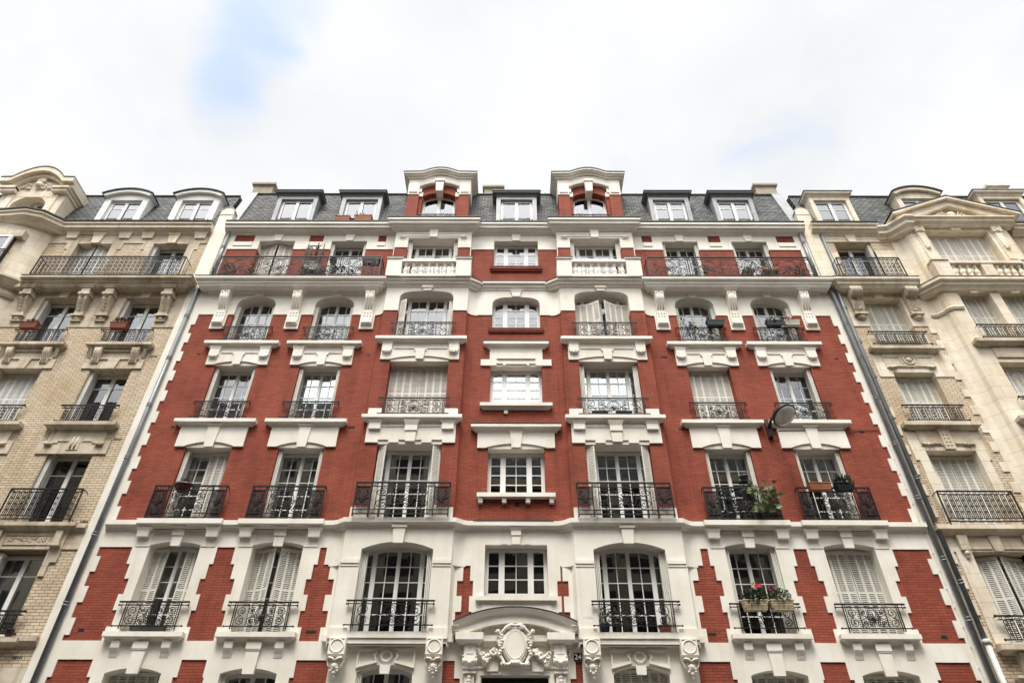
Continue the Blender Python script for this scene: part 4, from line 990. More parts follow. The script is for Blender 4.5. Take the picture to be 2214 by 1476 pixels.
def long_rail(xa, xb, h, y, ret=1, unit=1.36, open_sides=(1, 1), gap=.16):
    """sixth floor balcony railing: palmette panels between narrow ringed bars, ends returned to the wall"""
    f = MB(); sc = MB(); Y = -y
    bar(f, xa, xb, Y, h, .017); bar(f, xa, xb, Y, h-.12, .008); bar(f, xa, xb, Y, .12, .008); bar(f, xa, xb, Y, .02, .011)
    for s, x in ((0, xa), (1, xb)):
        vbar(f, x, Y, -.03, h, .014)
        if open_sides[s]:
            for z, r in ((h, .016), (h-.12, .008), (.12, .008), (.02, .01)): f.tube([(x, Y, z), (x, 0, z)], r)
            for k in range(1, 3): f.box(x-.007, x+.007, Y*k/3-.007, Y*k/3+.007, .02, h)
            for z in (.25, .45, .65):
                sc.tube([(x, Y*.5+.07*math.cos(i*.9), z+.07*math.sin(i*.9)) for i in range(8)], .006)
    n = max(1, round((xb-xa)/unit)); p = (xb-xa)/n
    for i in range(n):
        a, b = xa+p*i, xa+p*(i+1)
        if i: vbar(f, a, Y, 0, h, .009)
        for x in ([a+gap] if i == 0 else [a-gap/2, a+gap/2])+([b-gap] if i == n-1 else []): vbar(f, x, Y, .02, h, .007)
        for x in ([a+gap/2] if i == 0 else [a])+([b-gap/2] if i == n-1 else []):
            ring(sc, x, h-.06, .05, .05, Y, .007, 10); ring(sc, x, .07, .05, .045, Y, .007, 10)
            for z in (.3, .45, .6): ring(sc, x, z*h, .025, .06, Y, .006, 8)
        motif(sc, a+gap*.75, b-gap*.75, .13, h-.13, Y, True, .0115)
        for k in (-.2, .2): ring(sc, (a+b)/2+k, h-.06, .045, .035, Y, .006, 9)
    return f, sc
def netting(r, w, z0, z1, y, side):
    for s in (-1, 1):
        m = MB(); a, b = sorted((s*(w/2-.01), s*(w/2-side+.01))); o = ORG[r]
        m.box(o.x+a, o.x+b, o.y-y+.012, o.y-y+.016, o.z+z0, o.z+z1); mk('wire_netting', m, 'netting', r)
def red_rails():
    for c in OUT:
        railing(red, 'g2', lambda: guard_mesh(1.66, .62, .12), (c, 0, 6.86))
        netting(railing(red, 'b3', lambda: balcony_mesh(1.95, .95, .22, .36), (c, 0, 9.62)), 1.95, .05, .83, .22, .36)
        railing(red, 'g4', lambda: guard_mesh(1.66, .58, .12), (c, 0, 12.87))
        railing(red, 'g5', lambda: guard_mesh(1.62, .57, .12), (c, 0, 15.87))
    for c in BAY:
        railing(red, 'gb2', lambda: guard_mesh(2.08, .62, .12), (c, BF, 6.84))
        netting(railing(red, 'bb3', lambda: balcony_mesh(2.50, .95, .26, .40, True), (c, BF, 9.62)), 2.50, .30, .83, .26, .40)
        railing(red, 'gb4', lambda: guard_mesh(2.14, .60, .12, ends=False), (c, BF, 12.86))
        railing(red, 'gb5', lambda: guard_mesh(2.14, .60, .12, ends=False), (c, BF, 15.88))
    railing(red, 'l6a', lambda: long_rail(-10.35, -4.67, .98, .48, open_sides=(0, 1)), (0, 0, 18.45))
    railing(red, 'l6b', lambda: long_rail(4.67, 10.35, .98, .48, open_sides=(1, 0)), (0, 0, 18.45))
red_rails()

# ------------------------------------------------------------------ roofs, dormers, chimneys, pipes
def roof_plane(b, xa, xb, mat='slate', z0=21.5, zt=24.45, y0=-.02, y1=.70):
    m = MB(); m.prism([(y0, z0), (y1, zt), (y1+6, zt+.9), (y1+6, z0)], xa, xb, 'x'); r = mk('roof', m, mat, b)
    m = MB(); m.tube([(xa, y1-.02, zt+.02), (xb, y1-.02, zt+.02)], .045, 6)
    for k in range(int((xb-xa)/1.9)): x = xa+.8+k*1.9; m.tube([(x, y1-.02, zt), (x, y1-.02, zt+.13)], .02, 5)
    mk('ridge_roll', m, 'zincd', r)
    return r
def dormer_zinc(b, c, hw, body, zt=23.5, y=.05, roofm='zincd', lay=FR1, bars=None, cur=('full', 'net'), curved=0, glass='glass', trim=None, pmat=None, cfrac=1.0, frame=.16):
    m = MB(); z0 = 21.55
    for s in (-1, 1):
        a, d = sorted((c+s*(hw-frame), c+s*hw)); m.box(a, d, y, y+.9, z0, zt)
        xx = c+s*(hw-.012); m.prism([(y+.05, z0), (y+.05, zt), (y+.95, zt), (y+.95, zt-1)], *sorted((xx, c+s*(hw+.004))), 'x')
    m.box(c-hw+frame, c+hw-frame, y, y+.9, zt-.16, zt); m.box(c-hw+frame, c+hw-frame, y-.02, y+.3, 21.5, 21.72)
    d = mk('dormer', m, body, b)
    m = MB()
    if curved:
        A = arc(c-hw-.12, c+hw+.12, zt+.04, curved, 16); B = arc(c-hw-.02, c+hw+.02, zt-.05, curved*.8, 16)
        m.prism(A+[(x, z) for x, z in B[::-1]], y-.14, y+1.1)
        C = [(x, z+.035) for x, z in arc(c-hw-.16, c+hw+.16, zt+.05, curved, 16)]; q = MB(); q.prism(C+[(x, z-.035) for x, z in C[::-1]], y-.2, y+1.15)
        m.prism(B+[(c+hw-frame, zt-.1), (c-hw+frame, zt-.1)], y-.004, y+.5)
        rr = mk('dormer_roof', m, trim or body, d); mk('roof_sheet', q, roofm, d)
    else:
        P = [(c-hw, y+.9), (c-hw, y), (c+hw, y), (c+hw, y+.9)]
        m.sweep(P, [(-.1, zt), (.02, zt), (.04, zt+.06), (.13, zt+.12), (.15, zt+.20), (-.1, zt+.22)]); m.box(c-hw, c+hw, y+.02, y+1.2, zt+.0, zt+.215)
        rr = mk('dormer_roof', m, trim or roofm, d)
        q = MB(); q.sweep(P, [(-.05, zt+.215), (.155, zt+.205), (.175, zt+.22), (.17, zt+.25), (-.05, zt+.27)]); q.box(c-hw, c+hw, y+.02, y+1.2, zt+.216, zt+.27); mk('roof_sheet', q, roofm, d)
    window(d, c-hw+frame, c+hw-frame, 21.72, zt-.16, y+.12, lay, 1, None, (None, None), bars=bars, glass=glass, mar=-.01, dep=.6)
    # keep the hierarchy flat: the curtain hangs in the dormer itself
    if cur:
        q = MB(); n = 40; x0, x1 = c-hw+frame+.04, c+hw-frame-.04
        vs = []; fs = []; zh = 21.75+(zt-.2-21.75)*cfrac
        for i in range(n+1): xx = x0+(x1-x0)*i/n; vs += [(xx, y+.30+.02*math.sin(xx*42), 21.75), (xx, y+.30, zh)]
        for i in range(n): fs.append((2*i, 2*i+2, 2*i+3, 2*i+1))
        q.add(vs, fs, True); mk('curtain', q, cur[1], d)
    return d
def chimney(b, c, hw, y, z0, z1, pots=1, mat='chim'):
    m = MB(); m.box(c-hw, c+hw, y, y+1.1, z0, z1); m.box(c-hw-.09, c+hw+.09, y-.09, y+1.2, z1, z1+.12); m.taper(c-hw-.05, c+hw+.05, y-.05, y+1.1, z1-.06, z1, .05, .05)
    ch = mk('chimney', m, mat, b)
    q = MB()
    for k in range(pots): q.lathe([(.15, 0), (.13, .2), (.14, .34), (.15, .36), (.11, .37)], (c+(k-(pots-1)/2)*.35+.1, y+.35, z1+.12), 12)
    mk('chimney_pot', q, 'cpot' if mat != 'chim' or c > 12 else 'chim', ch)
def pipe(b, pts, r=.062, collars=(), mat='pipe'):
    m = MB(); m.tube(pts, r, 12); p = mk('drainpipe', m, mat, b)
    q = MB()
    for x, y, z in collars: q.tube([(x, y, z-.03), (x, y, z+.0)], r+.014, 12); q.tube([(x, y, z+.05), (x, y, z+.075)], r+.012, 12); q.box(x-.015, x+.015, y, 0, z-.01, z+.03)
    mk('pipe_collar', q, mat, p)
def red_roof():
    roof_plane(red, -10.95, 10.95)
    m = MB()
    for s in (-1, 1):      # zinc flashing along the party walls
        m.prism([(-.05, 21.6), (.66, 24.55), (1.2, 24.6), (1.2, 21.6)], *sorted((s*10.62, s*11.02)), 'x')
    mk('zinc_flashing', m, 'zinc', red)
    for c, cur, gl, bars, cf in ((-8.57, ('full', 'grey'), 'glass', (.99,), 1), (-6.02, ('full', 'net'), 'glass', (.99,), 1), (MX+.02, ('full', 'net'), 'glass', (.99,), 1), (6.1, ('full', 'net'), 'glass', (.73,), 1), (8.62, ('full', 'net'), 'glass', (.73,), 1)):
        dormer_zinc(red, c, .79, 'zinc', glass=gl, bars=bars, cur=cur, cfrac=cf)
    for c, hw, y, z1 in ((-10.98, .42, 1.5, 26.12), (-.93, .40, 2.0, 26.62), (10.98, .44, 1.5, 26.12)): chimney(red, c, hw, y, 24, z1)
    # masonry dormers on the bays
    for c in BAY:
        y = -.16; m = MB(); hw = 1.22
        for s in (-1, 1): m.box(*sorted((c+s*.78, c+s*hw)), y, y+1.6, 21.5, 23.35)
        m.box(c-.78, c+.78, y+.12, y+.5, 21.5, 22.0)
        for s in (-1, 1): m.box(*sorted((c+s*.66, c+s*.78)), y+.12, y+.8, 21.5, 23.4)
        A = arc(c-.66, c+.66, 23.35, .26); B = arc(c-.72, c+.72, 23.78, .28); m.prism(A+B[::-1], y+.10, y+.62)
        d = mk('dormer', m, 'red', red)
        m = MB()
        for s in (-1, 1):
            m.box(*sorted((c+s*.80, c+s*(hw+.02))), y-.03, y+1.6, 23.35, 24.36); m.box(*sorted((c+s*.87, c+s*(hw-.06))), y-.05, y-.0305, 23.50, 24.14)
            m.box(*sorted((c+s*.85, c+s*(hw-.04))), y-.065, y-.03, 23.46, 23.50)
            m.box(*sorted((c+s*.64, c+s*.80)), y+.06, y+.6, 23.33, 23.58)
        A = arc(c-.80, c+.80, 23.80, .28); m.prism(A+[(c+.80, 24.37), (c+.45, 24.50), (c, 24.55), (c-.45, 24.50), (c-.80, 24.37)], y-.02, y+.6)
        for s in (-1, 1): m.box(*sorted((c+s*.70, c+s*.80)), y+.02, y+.5, 23.56, 23.85)
        keystone(m, c, 23.50, 24.22, .26, .34, y-.10, y+.6); m.box(c-.19, c+.19, y-.14, y-.02, 24.10, 24.22)
        m.arcsweep(c, 23.80+.28-1.28, 1.28+.04, -36, 36, 14, y, [(-.1, -.04), (.05, -.04), (.07, .03), (-.1, .05)])
        # cornice with raised middle
        top = [(c-hw-.06, 24.30), (c-.72, 24.32)]+[(c-.72+1.44*i/12, 24.32+.26*math.sin(math.pi*i/12)**1.0*1.0) for i in range(1, 12)]+[(c+.72, 24.32), (c+hw+.06, 24.30)]
        def ribbon(off0, off1, ya, yb, ex): m.prism([(x+(ex if x > c+.8 else -ex if x < c-.8 else 0), z+off0) for x, z in top]+[(x+(ex if x > c+.8 else -ex if x < c-.8 else 0), z+off1) for x, z in top[::-1]], ya, yb)
        ribbon(0, .08, y-.10, y+1.6, .04); ribbon(.08, .14, y-.18, y+1.65, .12); ribbon(.14, .22, y-.24, y+1.7, .18)
        mk('dormer_trim', m, 'whitest', d)
        m = MB(); ribbon(.221, .27, y-.26, y+1.75, .20); mk('dormer_roof', m, 'rust', d)
        window(d, c-.66, c+.66, 21.95, 23.60, y+.36, FR1, 1, None, (None, None), arc(c-.66, c+.66, 23.33, .26), bars=(.995,), mar=-.01, dep=.8)
        q = MB(); q.box(c-.62, c+.62, y+.55, y+.56, 22, 23.35); mk('curtain', q, 'net' if c > 0 else 'fl_pink', d)
        q = MB(); bar(q, c-.74, c+.74, y+.10, 22.28, .015); mk('guard_bar', q, 'iron', d)
    # party walls with rounded heads
    for xa, xb, mt, side in ((-11.31, -10.80, 'whitest', 0),):
        cx = (xa+xb)/2; r = (xb-xa)/2; A = [(xa, 18.2)]+[(cx+r*math.cos(R(180-i*15)), 22.38+r*1.05*math.sin(R(i*15))) for i in range(13)]+[(xb, 18.2)]
        m = MB(); m.prism(A, -.08, .9); m.box(xa-.015, xb+.015, -.10, -.081, 22.20, 22.24); pw = mk('party_wall', m, mt, red)
        q = MB(); q.arcsweep(cx, 22.38, r, -90, 90, 12, .9, [(0, .0), (1.0, .0), (1.0, .03), (0, .03)]); mk('coping', q, 'zinc', pw)
    pipe(red, [(-10.66, -.10, 21.2), (-10.66, -.10, 18.46)], .058, [(-10.66, -.10, z) for z in (20.3, 19.2)])
    pipe(red, [(-10.95, -.10, 18.2), (-10.95, -.10, 5.62)], .066, [(-10.95, -.10, z) for z in (16.9, 15.1, 13.3, 11.5, 9.2, 7.4)])
    pipe(red, [(10.66, -.10, 21.3), (10.66, -.10, 18.46)], .06, [(10.66, -.10, z) for z in (20.6, 19.4)])
    pipe(red, [(10.80, -.10, 18.35), (10.95, -.12, 18.0), (10.95, -.12, 3)], .068, [(10.95, -.12, z) for z in (16.6, 15.2, 13.6, 12.0, 10.3, 8.6, 7.1)])
    q = MB()
    for x, z, w in ((-10.12, 15.38, .10), (-10.05, 12.62, .10), (-4.60, 15.35, .18), (-4.78, 12.62, .20), (5.0-.2, 15.30, .2), (4.95, 12.58, .18), (10.28, 15.25, .1), (10.20, 12.50, .12), (-10.38, 6.85, .14), (-4.85, 6.82, .24), (4.72, 6.80, .26), (10.28, 6.75, .14), (-4.92, 9.66, .2), (4.75, 9.66, .2), (9.98, 9.67, .12), (.10, 10.16, .11)):
        h = .055 if w > .15 or z > 10 else .07
        if x == .10: h = .12
        q = MB(); q.box(x-w/2, x+w/2, -.006, .02, z-h/2, z+h/2); mk('air_vent', q, 'dark', red)
red_roof()
# ------------------------------------------------------------------ left neighbour: buff brick and limestone
lef = thing('apartment_building', (-15.5, 0, 0), 'buff brick and weathered limestone apartment house at the left edge', 'building', 'apartment houses in the row')
W1, W2 = -15.50, -12.68; LE = -11.272
def quoin(m, c, hw, z0, z1, y, wide=.26, narrow=.14, row=.33, flip=0):
    """toothed stone jambs either side of an opening"""
    n = max(1, round((z1-z0)/row)); h = (z1-z0)/n
    A = []
    for s in (-1, 1):
        for k in range(n):
            e = wide if (k+flip) % 2 == 0 else narrow
            a, b = sorted((c+s*hw, c+s*(hw+e))); A.append((a, b, z0+k*h, z0+(k+1)*h))
    m.cells(A, [], y, .3)
def build_left():
    holes = []
    for c in (W1, W2): holes += [(c-.65, c+.65, 18.45, 20.66), (c-.66, c+.66, 15.85, 17.86), (c-.65, c+.65, 12.8, 14.76), (c-.65, c+.65, 9.5, 11.80), (c-.64, c+.64, 6.7, 8.82), (c-.64, c+.64, 3.5, 5.8)]
    w = MB(); w.cells([(-32, LE, 0, 21.4)], holes, 0, .36); mk('wall', w, 'buff', lef)
    IN = lambda k: [(a+k, b-k, z0, z1-k) for a, b, z0, z1 in holes]
    p = MB()
    p.cells([(-17.3, LE, 20.63, 21.4)], IN(0.004), -.03, .34)                                   # top band
    for c in (W1, W2):
        p.cells([(c-.92, c+.92, 18.4, 20.64), (c-1.04, c+1.04, 20.30, 20.64)], IN(0.008), -.0295, .34)
        p.cells([(c-.95, c+.95, 17.2, 17.9)], IN(0.012), -.02, .34)
    p.cells([(-17.3, LE, 16.50, 18.3)], IN(0.016), -.026, .34)
    p.cells([(-17.3, LE, 3, 6.0)], IN(0.020), -.03, .34)
    p.box(-11.75, LE, -.03, .02, 8.85, 9.3)
    mk('stone_band', p, 'stone2', lef)
    m = MB()
    for c in (W1, W2):
        keystone(m, c, 20.60, 21.05, .26, .42, -.09, -.0305); m.taper(c-.26, c+.26, -.13, -.03, 21.03, 21.12, .05, .03)
        for s in (-1, 1): x = c+s*.98; m.taper(x-.22, x+.22, -.12, -.03, 20.86, 21.06, .03, .03); m.taper(x-.27, x+.27, -.15, -.03, 21.06, 21.14, .05, .03)
        m.box(c-.62, c-.2, -.028, .3, 20.615, 20.66); m.box(c+.2, c+.62, -.028, .3, 20.615, 20.66)
        keystone(m, c, 17.83, 18.12, .26, .38, -.07, -.0265)
    mk('keystone', m, 'stone', lef)
    for c in (W1, W2):
        # fourth floor head: shouldered lintel, fluted consoles, sill of the fifth
        m = MB(); m.cells([(c-.95, c+.95, 14.76, 15.12), (c-.80, c+.80, 15.12, 15.50)], [], -.05, .0); m.cells([(c-.64, c+.64, 14.742, 14.8)], [], -.045, .345)
        keystone(m, c, 14.72, 15.10, .24, .38, -.10, -.0505); m.box(c-.78, c+.78, -.085, -.0505, 15.10, 15.16)
        for s in (-1, 1):
            x = c+s*.60; m.prism([(-.20, 15.50), (-.20, 15.42), (-.17, 15.28), (-.11, 15.12), (-.10, 14.96), (-.05, 14.94), (-.05, 15.50)], x-.12, x+.12, 'x')
            for k in (-.06, 0, .06): m.tube([(x+k, -.205, 15.45), (x+k, -.175, 15.28), (x+k, -.115, 15.12), (x+k, -.105, 14.98)], .018, 5)
            x = c+s*.86; m.prism([(-.05, 15.50), (-.16, 15.50), (-.05, 15.2)], x-.04, x+.04, 'x')
        for k in range(16): x = c-.44+k*.0587; m.box(x-.018, x+.018, -.11, -.05, 15.40, 15.46)
        mk('lintel', m, 'stone2', lef)
        m = MB(); sill(m, c, 1.06, 15.70, .24); mk('window_sill', m, 'stone2', lef)
        # third floor head
        m = MB(); m.cells([(c-1.02, c+1.02, 11.68, 12.10), (c-.82, c+.82, 12.10, 12.52)], [], -.045, .0); m.cells([(c-.64, c+.64, 11.782, 11.82)], [], -.04, .345)
        for q in (-.06, .06): m.tube([(c+q, -.06, 12.22), (c+q, -.07, 12.0), (c+q, -.065, 11.84)], .032, 6)
        m.cells([(c-.16, c+.16, 11.80, 12.20)], [], -.065, -.0455)
        for s in (-1, 1):
            m.cells([tuple(sorted((c+s*.2, c+s*.50)))+(12.08, 12.14), tuple(sorted((c+s*.50, c+s*.86)))+(12.02, 12.08)], [], -.07, -.0455)
            guttae(m, c+s*.74, 11.98, -.06, .24, .05)
        mk('lintel', m, 'stone2', lef)
        m = MB(); sill(m, c, 1.06, 12.66, .24); mk('window_sill', m, 'stone2', lef)
        # second floor head with carved panel
        m = MB(); m.cells([(c-1.0, c+.98, 8.84, 9.32)], [], -.06, .0); m.cells([(c-.98, c-.66, 8.2, 8.84), (c+.66, c+.98, 8.5, 8.84), (c+.66, c+.82, 8.14, 8.5)], [], -.045, .0)
        m.tube([(c-.60, -.07, 8.96), (c+.60, -.07, 8.96), (c+.60, -.07, 9.22), (c-.60, -.07, 9.22)], .02, 4, True)
        rnd = random.Random(5)
        for k in range(60): m.ball((c+rnd.uniform(-.5, .5), -.06, 9.09+rnd.uniform(-.06, .06)), rnd.uniform(.015, .03), 5, 3)
        for s in (-1, 1): x = c+s*.80; m.box(x-.09, x+.09, -.14, -.0605, 8.98, 9.32); m.box(x-.14, x+.14, -.18, -.0605, 8.90, 8.98)
        mk('lintel', m, 'stone2', lef)
        m = MB(); m.sweep([(c-.95, .002), (c-.95, 0), (c+.95, 0), (c+.95, .002)], [(-.2, 9.32), (.08, 9.32), (.16, 9.40), (.22, 9.42), (.22, 9.52), (-.2, 9.54)]); mk('balcony_slab', m, 'stone2', lef)
        m = MB(); sill(m, c, 1.0, 6.62, .22); mk('window_sill', m, 'stone2', lef)
    m = MB(); m.sweep([(W2+.95, 0), (LE, 0)], [(-.2, 9.30), (.05, 9.30), (.10, 9.38), (.14, 9.40), (.14, 9.48), (-.2, 9.52)]); m.sweep([(W2+.95, 0), (LE, 0)], [(-.2, 6.46), (.05, 6.46), (.10, 6.54), (.14, 6.56), (.14, 6.66), (-.2, 6.68)]); mk('string_course', m, 'stone2', lef)
    # brackets under the balcony
    for x in (W1-1.12, W1+.88, W2-1.12, W2+.88):
        m = MB(); m.prism([(0, 18.1), (-.34, 18.1), (-.34, 17.86), (-.30, 17.55), (-.20, 17.30), (-.12, 17.10), (-.11, 16.98), (0, 16.98)], x-.14, x+.14, 'x')
        m.taper(x-.26, x+.26, -.42, 0, 18.0, 18.12, .06, .06); m.box(x-.19, x+.19, -.36, -.0, 17.72, 17.82); m.box(x-.21, x+.21, -.16, 0, 16.92, 16.99); m.ball((x, -.06, 16.82), .09, 7, 5, 1.2, .8, .8)
        for k in (-.12, .12): m.ball((x+k, -.05, 16.86), .05, 6, 4)
        m.box(x-.17, x+.17, -.10, 0, 16.72, 16.76)
        m.ball((x, -.36, 17.70), .07, 7, 5)
        for k in range(5): m.ball((x, -.31+.035*k, 17.62-.11*k), .04, 6, 4, .8, .8, 1)
        mk('console', m, 'stone2', lef)
    m = MB(); m.sweep([(-16.95, -.30), (-11.30, -.30), (-11.30, .002)], [(-.3, 18.08), (.02, 18.08), (.10, 18.2), (.13, 18.21), (.13, 18.27), (.20, 18.30), (.24, 18.33), (.24, 18.42), (-.3, 18.44)]); m.box(-17.2, -11.31, -.3, 0, 18.1, 18.42); mk('balcony_slab', m, 'stone2', lef)
    lead(lef, [(-16.95, -.30), (-11.30, -.30), (-11.30, .002)], 18.44, .24)
    # rounded bay at the far left
    bc, br = -18.75, 1.75
    arcp = [(bc+br*math.sin(R(a)), .55-1.15*math.cos(R(a))) for a in range(-60, 62, 10)]
    m = MB(); m.sweep(arcp, [(0, 9), (0, 21.3), (-.4, 21.3), (-.4, 9)]); mk('bow_wall', m, 'stone', lef)
    m = MB(); m.sweep(arcp, [(-.1, 18.08), (.16, 18.12), (.3, 18.3), (.34, 18.33), (.34, 18.42), (-.1, 18.44)]); m.sweep(arcp, [(-.1, 17.7), (.06, 17.7), (.10, 17.8), (-.1, 17.84)]); mk('string_course', m, 'stone2', lef)
    window(lef, bc-.75, bc+.75, 18.45, 20.3, -.72, FR1, 1, ('low', 'net'), (None, None), bars=(.72,), room='room', mar=-.01, dep=.4)
    m = MB(); m.box(bc-1.0, bc+1.0, -.66, -.4, 20.3, 20.62); mk('lintel', m, 'stone2', lef)
    railing(lef, 'bow', lambda: ovals_guard(1.9, .98, .2, True), (bc, -.62, 18.44))
    # cornice follows bay and flat wall
    cp = [(bc-2.2, 0)]+arcp[1:-1]+[(-17.0, 0), (-16.8, 0), (LE-.03, 0)]
    cp = [(-32, 0), (-21.2, 0), (-20.4, -.4), (-18.0, -.62), (-17.55, -.5), (-17.2, -.2), (-16.95, 0), (LE-.05, 0)]
    m = MB(); m.sweep(cp, [(-.3, 21.08), (.06, 21.08), (.10, 21.15), (.16, 21.17), (.18, 21.2), (.28, 21.24), (.28, 21.36), (.34, 21.40), (.34, 21.47), (-.3, 21.5)]); mk('cornice', m, 'stone', lef)
    g = MB(); g.sweep(cp, [(.1, 21.485), (.34, 21.485), (.37, 21.50), (.375, 21.56), (.35, 21.565), (.33, 21.52), (.1, 21.52)])
    for k in range(11): x = -16.5+k*.5; g.box(x-.012, x+.012, -.40, -.32, 21.55, 21.58)
    mk('gutter', g, 'rust', lef)
    roof_plane(lef, -32, -11.3, zt=24.3)
    for c, cur in ((-15.32, ('full', 'grey')), (-12.5, ('full', 'net'))): dormer_zinc(lef, c, .86, 'paint', 23.42, .05, 'zincd', FR1, (.72,), cur, .30, trim='paint', frame=.24)
    # large stone dormer above the bow
    y = -.30; c = bc; m = MB(); A = arc(c-.66, c+.66, 22.53, .5, 14)
    m.prism([(c-1.2, 21.5), (c-.66, 21.5), (c-.66, 22.53)]+A[1:-1]+[(c+.66, 22.53), (c+.66, 21.5), (c+1.2, 21.5), (c+1.2, 23.48), (c-1.2, 23.48)], y, y+1.2)
    for s in (-1, 1): m.box(*sorted((c+s*.74, c+s*.98)), y-.05, y, 21.5, 23.10); m.prism([(y+.01, 21.5), (y+.01, 23.48), (y+2.2, 23.48), (y+1.2, 21.5)], *sorted((c+s*1.195, c+s*1.25)), 'x')
    A = arc(c-.98, c+.98, 23.38, .62, 16); m.prism([(c-.98, 22.98)]+A+[(c+.98, 22.98)], y-.012, y+.3)
    d = mk('dormer', m, 'stone', lef)
    m = MB(); top = [(c-1.45, 23.50), (c-1.02, 23.52)]+[(c-1.0+2.0*i/16, 23.52+.66*math.sin(math.pi*i/16)**.8) for i in range(1, 16)]+[(c+1.02, 23.52), (c+1.45, 23.50)]
    def rib(a, b, ya, yb, ex=0): m.prism([(x, z+a) for x, z in top]+[(x, z+b) for x, z in top[::-1]], ya, yb)
    rib(-.12, .06, y-.18, y+2.4); rib(.06, .30, y-.34, y+2.5)
    for s in (-1, 1): m.box(*sorted((c+s*.72, c+s*1.3)), y-.2, y+2, 23.14, 23.38); m.box(*sorted((c+s*.72, c+s*1.36)), y-.26, y+2, 23.28, 23.39)
    mk('dormer_trim', m, 'stone', d)
    m = MB(); rib(.30, .345, y-.36, y+2.5); mk('dormer_roof', m, 'rust', d)
    m = MB(); rnd = random.Random(9)
    for k in range(70): u = rnd.uniform(-.72, .72); m.ball((c+u, y-.04, 23.48+rnd.uniform(-.06, .34)*(1-.7*abs(u))), rnd.uniform(.03, .07), 6, 4)
    m.ball((c, y-.06, 23.63), .16, 9, 6); m.box(c-.16, c+.16, y-.14, y, 23.82, 24.10); mk('ornament', m, 'stone', d)
    window(d, c-.66, c+.66, 21.7, 22.98, y+.35, FR1, 1, None, (None, None), arc(c-.66, c+.66, 22.53, .5, 14), bars=(.62,), mar=-.01, dep=.7)
    # windows
    F = 'fold'; k = dict(bars=(.74,), smat='paint')
    for c in (W1, W2):
        a = c == W1
        window(lef, c-.65, c+.65, 18.45, 20.64, .35, FR1, 1, ('full', 'net') if not a else None, ('peak', 'peak') if a else (F, None), **k)
        window(lef, c-.66, c+.66, 15.85, 17.84, .35, FR1, 1, ('left', 'net'), (F, None), **k)
        window(lef, c-.65, c+.65, 12.8, 14.74, .35, FR1, 1, None, ('closed', 'closed') if a else (F, None), **k)
        window(lef, c-.65, c+.65, 9.5, 11.78, .35, FR1, 1, None, (F, None), **k)
        window(lef, c-.64, c+.64, 6.7, 8.8, .30, FR1, 1, ('full', 'grey'), (F, None), **k)
        railing(lef, 'o5', lambda: ovals_guard(1.66, .56, .14), (c, 0, 15.72)); railing(lef, 'o4', lambda: ovals_guard(1.66, .60, .14), (c, 0, 12.68))
        railing(lef, 'o3', lambda: ovals_guard(1.96, .92, .22, True), (c, 0, 9.55)); railing(lef, 'o2', lambda: ovals_guard(1.66, .58, .14), (c, 0, 6.66))
    def lr():
        f, sc = ovals_guard(5.15, .98, .48, True)
        for s in (-1, 1):
            for q in (-.16, -.32): f.box(s*2.575-.007, s*2.575+.007, q-.007, q+.007, .02, .98)
        return f, sc
    railing(lef, 'l6L', lr, (-14.17, 0, 18.43))
    for x, z, w in ((-11.52, 15.28, .24), (-11.5, 12.18, .24), (-11.44, 9.62, .22), (-11.62, 6.22, .24)):
        m = MB()
        for k in range(6): m.box(x-w/2+k*w/6, x-w/2+k*w/6+w/10, -.006, .02, z-.03, z+.03)
        mk('air_vent', m, 'dark', lef)
build_left()

